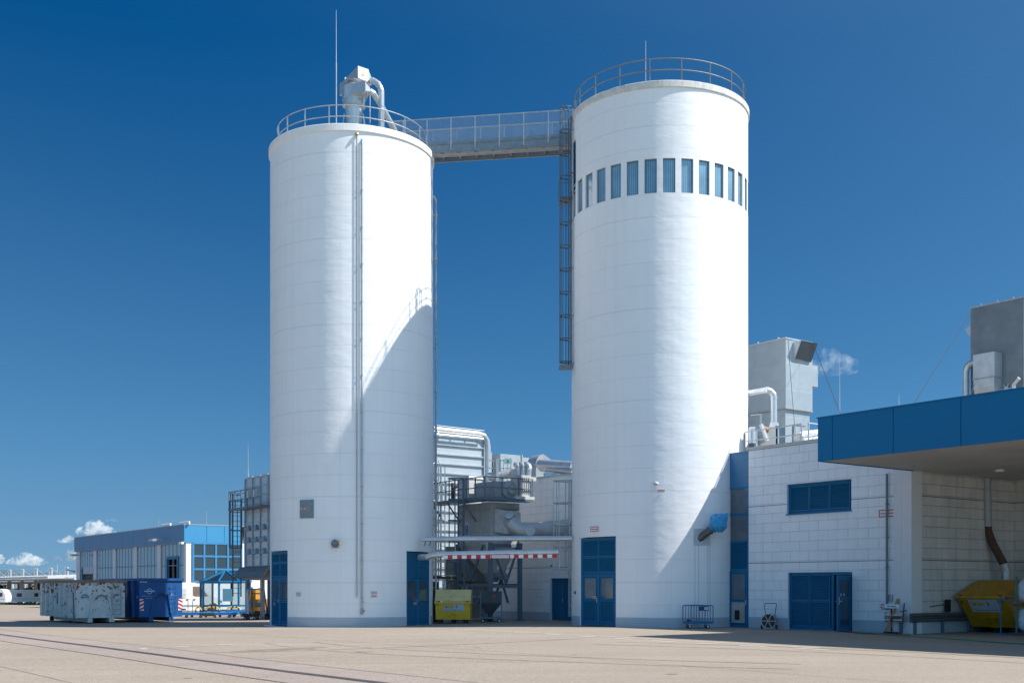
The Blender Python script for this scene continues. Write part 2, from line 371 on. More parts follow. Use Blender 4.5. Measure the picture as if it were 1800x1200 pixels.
# ------------------------------------------------------------------ the site's geometry
F_, HZ = 2000.0, 1030.0
def Q(px): return (px-900)/F_
def ZZ(py, d): return 1.7+(HZ-py)/F_*d
def P(px, py, d): return Vector((Q(px)*d, d, ZZ(py, d)))
UX, UY = .593, -.805; VX, VY = .805, .593
ANG = math.atan2(UY, UX)
WX, WY = 14.326, 40.753
WALL = T(WX, WY, 0, ANG)                   # x along the long wall (towards the camera's right), y into the building
def AX(px, b=0): q = Q(px); return (q*(WY+b*VY)-WX-b*VX)/(UX-q*UY)
def WD(a, b=0): return WY+a*UY+b*VY
def AZ(px, py, b=0): return ZZ(py, WD(AX(px, b), b))
def smooth(a, b, x): t = min(1, max(0, (x-a)/(b-a))); return t*t*(3-2*t)
def gz(x, y):
    z = 0
    if x < 2: z -= .09*smooth(2, -8, x) if x > -8 else .09
    if x < -8: z -= .08*smooth(-8, -20, x)
    if y > 60: z -= .009*min(y-60, 250)*smooth(6, -8, x)
    return z

# ------------------------------------------------------------------ ground
def ground_mat(name, base):
    m = bpy.data.materials.new(name); m.use_nodes = True; n = m.node_tree.nodes; l = m.node_tree.links; b = n['Principled BSDF']
    b.inputs['Roughness'].default_value = .88; b.inputs['Specular IOR Level'].default_value = .3
    tc = n.new('ShaderNodeTexCoord'); geo = n.new('ShaderNodeNewGeometry')
    def noise(scale, det, rough=.6, src=None):
        x = n.new('ShaderNodeTexNoise'); x.inputs['Scale'].default_value = scale; x.inputs['Detail'].default_value = det; x.inputs['Roughness'].default_value = rough
        l.new(src or geo.outputs['Position'], x.inputs['Vector']); return x.outputs['Fac']
    def rng(s, a, b_, c, d):
        x = n.new('ShaderNodeMapRange'); 
        for i, v in enumerate((a, b_, c, d)): x.inputs[i+1].default_value = v
        l.new(s, x.inputs[0]); return x.outputs[0]
    def mul(a, b_):
        x = n.new('ShaderNodeMath'); x.operation = 'MULTIPLY'; l.new(a, x.inputs[0]); l.new(b_, x.inputs[1]); return x.outputs[0]
    f = mul(mul(rng(noise(24, 4, .85), .32, .68, .62, 1.38), rng(noise(6, 3, .7), .3, .7, .90, 1.10)), rng(noise(.16, 5), .3, .7, .90, 1.06))
    mp = n.new('ShaderNodeMapping'); mp.inputs['Rotation'].default_value = (0, 0, -ANG); mp.inputs['Scale'].default_value = (.06, .9, 1); l.new(geo.outputs['Position'], mp.inputs[0])
    f = mul(f, rng(noise(1.0, 5, .6, mp.outputs[0]), .35, .7, 1.03, .93))
    f = mul(f, rng(noise(.9, 8, .7), .60, .72, 1.0, .86))
    f = mul(f, rng(noise(5.5, 4, .7), .68, .74, 1.0, .82))
    vs = n.new('ShaderNodeVectorMath'); vs.operation = 'SCALE'; vs.inputs[0].default_value = base; l.new(f, vs.inputs['Scale']); l.new(vs.outputs[0], b.inputs['Base Color'])
    bp = n.new('ShaderNodeBump'); bp.inputs['Distance'].default_value = .006; l.new(noise(60, 3), bp.inputs['Height']); l.new(bp.outputs[0], b.inputs['Normal'])
    return m
yard_m = ground_mat('yard_asphalt', (.305, .258, .206))
strip_m = ground_mat('concrete_strip', (.308, .254, .221))
field_m = ground_mat('far_land', (.12, .15, .07))
xs = [-4000, -600, -200] + [x for x in range(-120, -24, 8)] + [x*1.0 for x in range(-24, 5)] + [10, 20, 40, 80, 200, 600, 4000]
ys = [-60, -20, 0, 10, 20, 30, 40, 50, 60, 70, 80, 100, 130, 170, 220, 310, 420]
g = MB()
for i in range(len(xs)-1):
    for j in range(len(ys)-1):
        q = [(xs[i], ys[j]), (xs[i+1], ys[j]), (xs[i+1], ys[j+1]), (xs[i], ys[j+1])]
        g.face([(x, y, gz(x, y)) for x, y in q])
struct('ground', g, yard_m)
g = MB(); zb = gz(-100, 420)
for i in range(len(xs)-1):
    q = [(xs[i], 420), (xs[i+1], 420), (xs[i+1]*2, 9000), (xs[i]*2, 9000)]
    g.face([(x, y, gz(x, min(y, 420))) for x, y in q])
struct('terrain', g, field_m)

def ground_strip(name, m, x, y, half, l0, l1, dz, ang=None, step=2.0, tagk=True):
    """sheet along the wall direction through (x, y), from l0 to l1 metres, draped on the ground"""
    a = ANG if ang is None else ang; ux, uy = cos(a), sin(a); g = MB(); n = max(1, int(abs(l1-l0)/step))
    for k in range(n):
        s0, s1 = l0+(l1-l0)*k/n, l0+(l1-l0)*(k+1)/n; pts = []
        for s_, h in ((s0, -half), (s1, -half), (s1, half), (s0, half)):
            X, Y = x+ux*s_-uy*h, y+uy*s_+ux*h; pts.append((X, Y, gz(X, Y)+dz))
        g.face(pts)
    return g
# concrete strip with the slotted drain
sx, sy = -2.1, 20.1
def off(px, py):                          # signed distance of the ground point under pixel from the drain line
    d = 1.7*F_/(py-HZ); x = Q(px)*d; return (x-sx)*VX+(d-sy)*VY
o = struct('concrete_path', ground_strip('p', strip_m, sx+VX*(.0), sy+VY*0, 1.25, -60, 24, .004), strip_m)
seam_m = mat('dark_joint', (.10, .09, .085), .9, var=.3, vscale=5)
for k, (dd, hw, l0, l1) in enumerate(((1.25, .018, -60, 24), (-1.25, .018, -60, 24), (7.2, .009, -34, 20), (-4.3, .008, -26, 12), (15.5, .010, -22, 24))):
    struct('ground_joint', ground_strip('j', seam_m, sx+VX*dd, sy+VY*dd, hw, l0, l1, .008), seam_m)
drain = thing('slot_drain', T(sx, sy, 0), 'long dark slotted drain set in the concrete strip across the yard', 'drain')
rail_m = mat('dark_drain_iron', (.15, .13, .135), .7, .3, var=.3)
slot_b = ground_strip('s', rail_m, sx, sy, .125, -60, 24, .008)
slot_b.build('frame', seam_m, drain)
for h in (-.075, .0, .075):
    ground_strip('s', rail_m, sx+VX*h, sy+VY*h, .024, -60, 24, .013).build('rail', rail_m, drain)
# painted markings
paint = mat('worn_white_paint', (.74, .71, .66), .8, var=.35, vscale=9)
paint2 = mat('faded_white_paint', (.44, .415, .37), .85, var=.3, vscale=5)
def mark(px0, py0, px1, py1, half, m=paint, dz=.009):
    d0 = 1.7*F_/(py0-HZ); d1 = 1.7*F_/(py1-HZ); x0, x1 = Q(px0)*d0, Q(px1)*d1
    a = math.atan2(d1-d0, x1-x0); L = math.hypot(x1-x0, d1-d0)
    struct('ground_marking', ground_strip('m', m, x0, d0, half, 0, L, dz, a, 1.0), m)
mark(800, 1103.5, 1440, 1138.5, .05, paint)
for q in ((905, 1111, 928, 1112), (957, 1113.6, 985, 1115.5), (1015, 1117.3, 1046, 1119), (1080, 1121.8, 1112, 1123.3), (1148, 1125.8, 1186, 1128),
          (1222, 1130, 1261, 1131.5), (1300, 1133.8, 1347, 1136.2), (1392, 1138.5, 1455, 1142)): mark(*q, .06, paint)
for q in ((1428, 1133.5, 1470, 1130.5), (1535, 1128, 1562, 1127), (1555, 1133, 1650, 1131.5), (1690, 1136, 1726, 1138), (1760, 1140, 1800, 1142),
          (1535, 1121.5, 1580, 1122), (1440, 1138, 1484, 1138.5)): mark(*q, .045, paint2)
mark(250, 1134.5, 405, 1127.5, .03, paint2)
for q in ((246, 1133.5, 259, 1134.5), (308, 1131, 334, 1131), (385, 1127.5, 408, 1128)): mark(*q, .07, paint)
stain = mat('oil_stain', (.215, .185, .15), .85, var=.25, vscale=2)
g = MB(); pts = []
for k in range(28):
    a = 2*pi*k/28; px = 488+88*cos(a); py = 1137.2+1.9*sin(a)*(1-.35*cos(a))*abs(sin(a))**.6-(px-488)*.045
    d = 1.72*F_/(py-HZ); pts.append((Q(px)*d, d, gz(Q(px)*d, d)+.005))
g.face(pts[::-1]); struct('ground_stain', g, stain)
for (cx, cy, r_) in ((640, 1141, .25), (838, 1136, .10), (1180, 1184, .12), (330, 1184, .08), (1010, 1150, .07)):
    d = 1.7*F_/(cy-HZ); X = Q(cx)*d; g = MB()
    g.face([(X+r_*cos(2*pi*k/14)*(1+.3*sin(3*k)), d+.7*r_*sin(2*pi*k/14), gz(X, d)+.005) for k in range(14)]); struct('ground_stain', g, stain)

# ------------------------------------------------------------------ framed doors and windows (local x across, -y outwards, z up)
def framed(parent, M, w_, h_, cells, fr=.06, dep=.09, frame_m=None, name='frame', handle=None):
    """frame with a post or transom round each cell; cells (x0, x1, z0, z1, kind)"""
    g = MB(M); fm = frame_m or blue_paint
    g.box(0, fr, 0, dep, 0, h_); g.box(w_-fr, w_, 0, dep, 0, h_); g.box(fr, w_-fr, 0, dep, h_-fr, h_); g.box(fr, w_-fr, 0, dep, 0, fr)
    for x0, x1, z0, z1, k in cells:
        e = .034
        g.box(x0-e, x0, .004, dep-.004, z0-e, z1+e); g.box(x1, x1+e, .004, dep-.004, z0-e, z1+e)
        g.box(x0, x1, .004, dep-.004, z1, z1+e); g.box(x0, x1, .004, dep-.004, z0-e, z0)
    g.box(fr, w_-fr, dep*.7, dep*.7+.02, fr, h_-fr) if all(c[4] != 'void' for c in cells) else None
    f = g.build(name, fm, parent)
    for x0, x1, z0, z1, k in cells:
        c = MB(M)
        if k == 'louvre':
            c.box(x0, x1, dep*.62, dep*.66, z0, z1); n = max(3, int((z1-z0)/.062))
            for i in range(n):
                za = z0+(z1-z0)*i/n; zb_ = z0+(z1-z0)*(i+.9)/n
                c.face([(x0, .012, za), (x1, .012, za), (x1, dep*.6, zb_), (x0, dep*.6, zb_)])
                c.face([(x0, .012, za), (x0, .02, za-.008), (x1, .02, za-.008), (x1, .012, za)])
            c.build('louvre_panel', blue_dark, parent)
        elif k == 'glass': c.box(x0, x1, dep*.4, dep*.5, z0, z1); c.build('pane', glass_m, parent)
        elif k == 'panel': c.box(x0+.004, x1-.004, dep*.3, dep*.5, z0+.004, z1-.004); c.build('panel', blue_dark, parent)
        elif k == 'board': c.box(x0, x1, dep*.3, dep*.5, z0, z1); c.build('board', mat('pale_board', (.42, .37, .33), .7, var=.2), parent)
        elif k == 'blue': c.box(x0, x1, dep*.3, dep*.5, z0, z1); c.build('panel', mat('slate_blue_panel', (.035, .165, .33), .4), parent)
    if handle:
        c = MB(M); x, z = handle
        c.box(x-.02, x+.02, -.012, 0, z-.11, z+.11); c.tube([(x, 0, z), (x, -.05, z), (x+.12, -.055, z)], .012, 8); c.build('handle', steel, parent)
    return f

class Silo: pass
def silo_pt(S, phi, r, z): return Vector((S.x+r*sin(phi), S.y-r*cos(phi), z))
def silo_wall(S, z0, z1, openings, m, name='wall', n=144):
    ph = sorted(set([round(-pi+2*pi*k/n, 5) for k in range(n+1)]+[round(o[0], 5) for o in openings]+[round(o[1], 5) for o in openings]))
    zs = sorted(set([z0, z1]+[z for o in openings for z in (max(o[2], z0), o[3])]))
    g = MB(); r = S.R
    for a, b in zip(ph, ph[1:]):
        if b-a < 1e-5: continue
        for c, d in zip(zs, zs[1:]):
            am, cm = (a+b)/2, (c+d)/2
            if any(o[0] < am < o[1] and o[2] < cm < o[3] for o in openings): continue
            g.face([silo_pt(S, a, r, c), silo_pt(S, b, r, c), silo_pt(S, b, r, d), silo_pt(S, a, r, d)],
                   [(a*r, c), (b*r, c), (b*r, d), (a*r, d)], True)
    g.build(name, m, S.o, weld=True)
    v = MB()
    for a, b, c, d, dp in openings:
        c = max(c, z0); ri = r-dp; k = 6
        for i in range(k):
            p, q = a+(b-a)*i/k, a+(b-a)*(i+1)/k
            v.face([silo_pt(S, p, r, d), silo_pt(S, q, r, d), silo_pt(S, q, ri, d), silo_pt(S, p, ri, d)])
            v.face([silo_pt(S, p, ri, c), silo_pt(S, q, ri, c), silo_pt(S, q, r, c), silo_pt(S, p, r, c)])
        for p, s_ in ((a, 1), (b, -1)):
            v.face([silo_pt(S, p, r, c), silo_pt(S, p, ri, c), silo_pt(S, p, ri, d), silo_pt(S, p, r, d)][::s_])
    if openings: v.build('reveal', silo_white, S.o)
def chord(S, a, b, z, inset=.05):
    """frame at the left end of the chord between two angles, for a flat door"""
    h = (b-a)/2; mid = (a+b)/2; rr = S.R*cos(h)-inset; w_ = 2*S.R*sin(h)
    c = silo_pt(S, mid, rr, z); return T(c.x, c.y, c.z, mid) @ T(-w_/2, 0, 0), w_
def ring_rail(S, r, zb, n, hs, a_skip=None, phase=0, steel=steel):
    g = MB()
    for h in hs:
        g.tube([silo_pt(S, -pi+2*pi*k/96, r, zb+h) for k in range(97)], .024, 6, False)
    g.build('handrail', steel, S.o)
    for k in range(n):
        a = -pi+2*pi*(k+phase)/n; g = MB()
        g.bar(silo_pt(S, a, r, zb-.02), silo_pt(S, a, r, zb+max(hs)), .05); g.build('post', steel, S.o)
def coping(S, z1, h, over, m):
    g = MB(T(S.x, S.y, 0)); r = S.R
    g.lathe([(r+.004, z1-h-.03), (r+over, z1-h), (r+over, z1-.02), (r+over-.02, z1), (r-.22, z1), (r-.22, z1-.3)], 144, smooth=False)
    g.build('coping', m, S.o)
    g = MB(T(S.x, S.y, 0)); g.lathe([(r-.2, z1-.12), (0, z1-.1)], 48); g.build('roof', roof_m, S.o)

# ===== right tower with the band of windows
A = Silo(); A.x, A.y, A.R, A.H, A.z = 6.55, 50.7, 3.885, 22.5, 0
A.o = thing('silo', T(A.x, A.y, 0), 'taller round white tower with a band of windows below its rim, on the right', 'silo')
op = []
ph0 = R_(-1.2)
for k in range(32):
    c = ph0+2*pi*k/32
    if c > pi: c -= 2*pi
    op.append((c-R_(3.75), c+R_(3.75), ZZ(338, 46.8), ZZ(277.5, 46.8), .10))
dA = (R_(-68.4), R_(-34.8), -1, 3.80, .30); op.append(dA)
lv = (R_(-84), R_(-75.5), 19.05, 21.25, .12); op.append(lv)
silo_wall(A, -.05, A.H-.25, op, silo_white)
zb_, zt_ = ZZ(338, 46.8), ZZ(277.5, 46.8)
for a, b, c, d, dp in op[:32]:
    g = MB(); r = A.R-.09
    for i in range(3):
        p, q = a+(b-a)*i/3, a+(b-a)*(i+1)/3
        g.face([silo_pt(A, p, r, c), silo_pt(A, q, r, c), silo_pt(A, q, r, d), silo_pt(A, p, r, d)], [(p*r, c), (q*r, c), (q*r, d), (p*r, d)])
    # aluminium edge
    g.cur = 1; r2 = A.R-.055; e = R_(.5)
    for p, q, c0, c1 in ((a, a+e, c, d), (b-e, b, c, d), (a, b, c, c+.04), (a, b, d-.04, d)):
        g.face([silo_pt(A, p, r2, c0), silo_pt(A, q, r2, c0), silo_pt(A, q, r2, c1), silo_pt(A, p, r2, c1)])
    g.build('window', [glass_s, steel_b], A.o)
M, w_ = chord(A, lv[0], lv[1], lv[2], .03); framed(A.o, M, w_, lv[3]-lv[2], [(.08, w_-.08, .08, lv[3]-lv[2]-.08, 'louvre')], name='louvre_frame')
M, w_ = chord(A, dA[0], dA[1], .02)
hw = w_/2
framed(A.o, M, w_, 3.74, [(.12, hw-.05, 2.98, 3.62, 'louvre'), (hw+.05, w_-.12, 2.98, 3.62, 'louvre'), (.12, hw-.05, 2.30, 2.88, 'louvre'), (hw+.05, w_-.12, 2.30, 2.88, 'louvre')], name='transom_frame')
framed(A.o, M @ T(.07, -.012, .03), hw-.075, 2.13, [(.14, hw-.22, 1.15, 1.99, 'glass'), (.14, hw-.22, .16, 1.02, 'louvre')], name='door', handle=(hw-.16, 1.08))
framed(A.o, M @ T(hw+.005, -.012, .03), hw-.075, 2.13, [(.14, hw-.22, 1.15, 1.99, 'glass'), (.14, hw-.22, .16, 1.02, 'louvre')], name='door')
coping(A, A.H, .26, .06, coping_m)
ring_rail(A, A.R-.14, A.H, 18, (.97, .50), phase=.35, steel=mat('dark_galvanised', (.20, .22, .235), .5, .4, var=.2))
g = MB(T(A.x, A.y, 0)); g.lathe([(A.R+.012, -.05), (A.R+.012, .40), (A.R+.002, .415)], 144, a0=pi*1.5+dA[1], a1=pi*1.5+R_(82)); g.build('plinth', plinth_m, A.o); g = MB(T(A.x, A.y, 0)); g.lathe([(A.R+.012, -.05), (A.R+.012, .40), (A.R+.002, .415)], 40, a0=pi*.5, a1=pi*1.5+dA[0]); g.build('plinth', plinth_m, A.o)
rod = MB(); p = P(1135, 105, 50.7); rod.tube([(p.x, p.y, A.H), (p.x, p.y, ZZ(72, 50.7))], .022, 6, r1=.008); rod.build('lightning_rod', steel, A.o)
# floodlight on the wall
ph = R_(-9); g = MB(); c = silo_pt(A, ph, A.R, ZZ(851, 46.9)); g.M = T(c.x, c.y, c.z, ph)
g.tube([(0, 0, 0), (0, -.16, .03)], .03, 8); g.lathe([(0, .10), (.10, .06), (.12, 0), (.10, -.05), (0, -.07)], 12, c=(0, -.24, 0)); g.build('lamp', grey, A.o)
# pipe stub wrapped in blue tarp
qs = .166; ph = math.asin(.33); c = silo_pt(A, ph, A.R, ZZ(943, 47)); nrm = Vector((sin(ph), -cos(ph), 0))
pipe_dir = (nrm*.62+Vector((.55, .1, .62))).normalized()
g = MB(); g.tube([c-pipe_dir*.15, c+pipe_dir*.8], .155, 18); g.tube([c+pipe_dir*.42, c+pipe_dir*.48], .175, 18); g.build('exhaust_pipe', mat('dark_pipe_steel', (.14, .14, .145), .4, .6, var=.4, vscale=5), A.o)
g = MB(T(c.x, c.y, c.z, ph)); g.box(-.36, .40, -.012, .03, -.36, .34); g.build('patch_plate', mat('patch_grey', (.50, .53, .56), .8, var=.12), A.o)
g = MB()
for dx in (-.30, -.13, .30, .40): 
    pp = ph+dx/A.R; g.bar(silo_pt(A, pp, A.R+.004, .42), silo_pt(A, pp, A.R+.004, c.z-.36), .016)
g.build('conduit', plinth_m, A.o)
tb = thing('tarpaulin_wrap', Matrix.Translation(c+pipe_dir*.85), 'crumpled bright blue plastic bag tied over a slanted pipe on the taller tower', 'tarpaulin')
g = MB(); z = Vector((0, 0, 1)); x = pipe_dir.cross(z).normalized(); y = pipe_dir.cross(x)
rings = [(.55, .16), (.58, .22), (.64, .18), (.70, .27), (.80, .37), (.92, .41), (1.05, .36), (1.16, .26), (1.26, .15), (1.35, .07), (1.42, .02)]
pr = []
for i, (L, r) in enumerate(rings):
    pr.append([c+pipe_dir*L+z*(.02*(i-3) if i > 3 else 0)+(x*cos(2*pi*k/18)+y*sin(2*pi*k/18))*r*(1+(.16 if i > 1 else .05)*random.uniform(-1, 1)) for k in range(18)])
for a, b in zip(pr, pr[1:]):
    for k in range(18): g.face([a[k], b[k], b[(k+1) % 18], a[(k+1) % 18]][::-1], None, False)
g.face(pr[-1][::-1]); g.build('bag', tarp, tb, weld=True)
# caged ladder on the left flank
def cage_ladder(o, M, z0, z1, cz0, cz1, w_=.45, dep=.75, m=steel_b, rung=.30, name='ladder'):
    g = MB(M)
    for x in (-w_/2, w_/2): g.bar((x, 0, z0), (x, 0, z1), .07, .05)
    k = z0+.2
    while k < z1-.05: g.tube([(-w_/2, 0, k), (w_/2, 0, k)], .014, 5); k += rung
    L = g.build(name, m, o)
    g = MB(M); k = cz0
    while k <= cz1+.01:
        g.tube([(-w_/2, 0, k)]+[(-dep*.5*cos(t_*pi/8), -.12-(dep-.12)*sin(t_*pi/8), k) for t_ in range(0, 9)]+[(w_/2, 0, k)], .03, 5, False); k += (cz1-cz0)/max(1, round((cz1-cz0)/1.0))
    for t_ in (0, 2, 4, 6, 8): x, y = -dep*.5*cos(t_*pi/8), -.12-(dep-.12)*sin(t_*pi/8); g.bar((x, y, cz0), (x, y, cz1), .05, .03)
    g.build('safety_cage', m, L)
    return L
ph = R_(-85); c = silo_pt(A, ph, A.R+.12, 0)
cage_ladder(A.o, T(c.x, c.y, 0, R_(-78)), 11.4, 22.4, 11.6, ZZ(195, 50.6), w_=.42, dep=.46, m=mat('dark_ladder_steel', (.11, .15, .185), .5, .3, var=.2))
g = MB()
for zz in (11.5, 13.6, 15.7, 17.8, 19.9, 21.8):
    for dx in (-.22, .22): g.bar((c.x-.02, c.y+dx, zz), (A.x-A.R+.1, c.y+dx, zz), .03)
g.build('bracket', steel_b, A.o)
g = MB(); zz = ZZ(352, 50.6); g.box(c.x-.48, c.x+.1, c.y-.1, c.y+.9, zz, zz+.05); g.bar((c.x-.46, c.y+.85, zz+.05), (c.x-.46, c.y+.85, zz+1.0), .03); g.bar((c.x-.46, c.y+.85, zz+1), (c.x+.1, c.y+.85, zz+1), .03)
zz = 11.35; g.box(c.x-.48, c.x+.1, c.y-.5, c.y+.5, zz, zz+.05); g.build('platform', steel_b, A.o)
ph = R_(-95); c = silo_pt(A, ph, A.R+.12, 0)
cage_ladder(A.o, T(c.x+.05, c.y, 0, R_(-80)), .35, ZZ(843, 51), ZZ(1000, 51), ZZ(845, 51), m=steel)

# ===== left tower with the separator on its roof
B = Silo(); B.x, B.y, B.R, B.H = -7.51, 53.5, 3.78, 21.9
gB = gz(B.x, B.y-3)
B.o = thing('silo', T(B.x, B.y, gB), 'shorter round white tower without windows and with two long thin riser pipes, on the left', 'silo')
opB = [(R_(-75), R_(-41), -1, 3.30, .30), (R_(47.5), R_(80), -1, 3.28, .30)]
silo_wall(B, gB-.1, B.H-.30, opB, silo_white)
M, w_ = chord(B, opB[0][0], opB[0][1], gB+.02); hw = w_/2
framed(B.o, M, w_, 3.33, [(.10, hw-.05, 2.88, 3.22, 'louvre'), (hw+.05, w_-.10, 2.88, 3.22, 'louvre'), (.10, hw-.05, 2.24, 2.78, 'louvre'), (hw+.05, w_-.10, 2.24, 2.78, 'louvre')], name='transom_frame')
for x0, hd in ((.06, (hw-.15, 1.08)), (hw, None)):
    framed(B.o, M @ T(x0, -.012, .03), hw-.065, 2.1, [(.12, hw-.19, 1.13, 1.97, 'glass'), (.12, hw-.19, .16, 1.0, 'louvre')], name='door', handle=hd)
M, w_ = chord(B, opB[1][0], opB[1][1], gB+.02); hw = w_/2
framed(B.o, M, w_, 3.31, [(.08, hw-.03, 2.76, 3.24, 'panel'), (hw+.03, w_-.08, 2.76, 3.24, 'panel'), (.08, hw-.03, 2.2, 2.68, 'panel'), (hw+.03, w_-.08, 2.2, 2.68, 'panel')], name='transom_frame')
for x0, hd in ((.06, (hw-.15, 1.08)), (hw, None)):
    framed(B.o, M @ T(x0, -.012, .03), hw-.065, 2.08, [(.1, hw-.17, 1.10, 1.97, 'glass'), (.1, hw-.17, .14, .98, 'panel')], name='door', handle=hd)
coping(B, B.H, .30, .065, coping_w)
ring_rail(B, B.R-.33, B.H, 18, (.95, .46), phase=.55)
g = MB(T(B.x, B.y, gB)); PR = [(B.R+.012, -.1), (B.R+.012, .42), (B.R+.002, .435)]
g.lathe(PR, 100, a0=pi*1.5+opB[0][1], a1=pi*1.5+opB[1][0]); g.build('plinth', plinth_m, B.o); g = MB(T(B.x, B.y, gB)); g.lathe(PR, 60, a0=pi*1.5+opB[1][1], a1=pi*1.5+opB[0][0]+2*pi); g.build('plinth', plinth_m, B.o)
g = MB(T(B.x, B.y, gB)); g.lathe([(B.R-.1, .0), (B.R+.28, .0), (B.R+.28, -.1)], 24, a0=pi*1.5+R_(-84), a1=pi*1.5+R_(-41), smooth=False); g.build('step', coping_w, B.o)
# riser pipes
g = MB(); c = silo_pt(B, math.asin(.19), B.R+.06, 0)
g.tube([(c.x, c.y+.1, ZZ(236, 49.8)), (c.x, c.y, ZZ(236, 49.8)), (c.x, c.y, 1.95)], .022, 8); g.build('riser_pipe', steel_d, B.o)
g = MB(); g.lathe([(0, .11), (.07, .07), (.09, 0), (0, -.02)], 12, c=(c.x, c.y-.02, ZZ(238, 49.8))); g.build('siren', mat('brass', (.5, .38, .2), .4, .5), B.o)
g = MB(); g.tube([(c.x, c.y, 1.95), (c.x, c.y, 1.25)], .035, 8); g.build('valve', grey, B.o)
g = MB(); c = silo_pt(B, math.asin(.245), B.R+.075, 0)
g.tube([(c.x, c.y+.12, ZZ(247, 49.8)), (c.x, c.y, ZZ(247, 49.8)), (c.x, c.y, .62)], .042, 10); g.build('riser_pipe', steel, B.o)
g = MB(); g.tube([(c.x, c.y, .75), (c.x, c.y, .48)], .065, 10); g.tube([(c.x, c.y, .66), (c.x+.13, c.y-.12, .62)], .035, 8); g.tube([(c.x, c.y, 1.05), (c.x+.1, c.y-.05, 1.0)], .02, 6); g.build('valve', steel_d, B.o)
g = MB()
for k in range(12):
    zz = 1.2+k*1.62; p0 = silo_pt(B, math.asin(.245), B.R, zz); g.bar(p0, (c.x, c.y, zz), .04); g.tube([(c.x, c.y, zz-.03), (c.x, c.y, zz+.03)], .058, 8)
    p1 = silo_pt(B, math.asin(.19), B.R, zz); p2 = silo_pt(B, math.asin(.19), B.R+.06, zz); g.bar(p1, p2, .025)
g.build('pipe_clip', steel_d, B.o)
# grey access hatch with warning stickers
ph = R_(-23.5); c = silo_pt(B, ph, B.R*cos(R_(5.5))-.0, ZZ(894, 50)); M = T(c.x, c.y, c.z, ph)
g = MB(M); g.box(-.345, .345, -.06, .02, -.40, .40); g.build('hatch', mat('hatch_grey_blue', (.17, .235, .27), .5), B.o)
g = MB(M); g.box(.18, .28, -.085, -.06, .2, .23); g.box(.2, .28, -.085, -.06, -.26, -.23); g.build('handle', steel, B.o)
for x, k in ((-.25, 0), (-.08, 0), (.10, 1)):
    g = MB(M)
    if k == 0:
        g.face([(x+.068*cos(t_*pi/10), -.064, .02+.068*sin(t_*pi/10)) for t_ in range(20)]); g.cur = 1; g.face([(x+.048*cos(t_*pi/10), -.067, .02+.048*sin(t_*pi/10)) for t_ in range(20)])
        g.cur = 2; g.box(x-.012, x+.012, -.073, -.068, -.015, .055); g.build('prohibition_sign', [red, white, black_p], B.o)
    else:
        g.face([(x-.078, -.064, -.04), (x+.078, -.064, -.04), (x, -.064, .10)]); g.cur = 1; g.box(x-.025, x+.025, -.07, -.066, -.025, .035); g.build('warning_sign', [bright_yellow, black_p], B.o)
# round vent with a yellow lamp
ph = math.asin(-.055); c = silo_pt(B, ph, B.R, ZZ(955, 49.9)); M = T(c.x, c.y, c.z, ph)
g = MB(M @ Matrix.Rotation(pi/2, 4, 'X')); g.lathe([(0, .10), (.12, .12), (.16, .18), (.165, .02), (.14, -.01)], 20); g.build('vent_cowl', greyd, B.o)
g = MB(M); g.box(-.14, .14, -.14, 0, -.2, -.16)
for k in range(5): g.box(-.15, .15, -.19, -.175, -.12+k*.055, -.10+k*.055)
g.build('bracket', steel_d, B.o)
g = MB(M); g.lathe([(0, .06), (.045, .04), (.05, -.03), (0, -.05)], 10, c=(.22, -.14, .0)); g.tube([(.1, -.1, 0), (.22, -.14, 0)], .02, 6); g.build('warning_lamp', bright_yellow, B.o)
g = MB(M); g.face([(.30*cos(t_*pi/16)-(.0), -.012, .27*sin(t_*pi/16)-.04) for t_ in range(8, 25)]+[(.42, .02, -.31), (.42, .02, .23)]); g.build('patch_plate', silo_white, B.o)
rod = MB(); p = P(591, 215, 51.4); rod.tube([(p.x, p.y, B.H), (p.x, p.y, ZZ(112, 51.4))], .03, 8); rod.tube([(p.x, p.y, ZZ(112, 51.4)), (p.x, p.y, ZZ(18, 51.4))], .018, 6, r1=.008)
for k in range(3): rod.bar((p.x+.22*cos(k*2.1+.5), p.y+.22*sin(k*2.1+.5), B.H-.1), (p.x, p.y, B.H+.5), .03)
rod.build('lightning_rod', steel, B.o)
# downpipe on the right flank
g = MB(); c = silo_pt(B, R_(97), B.R+.15, 0); g.tube([(c.x-.12, c.y, 20.2), (c.x, c.y, 20.0), (c.x, c.y, .2)], .052, 10)
for k in range(9): g.bar((c.x-.16, c.y, 2.5+k*2.1), (c.x, c.y, 2.5+k*2.1), .05); g.tube([(c.x, c.y, 2.45+k*2.1), (c.x, c.y, 2.55+k*2.1)], .08, 10)
g.build('downpipe', steel_d, B.o)

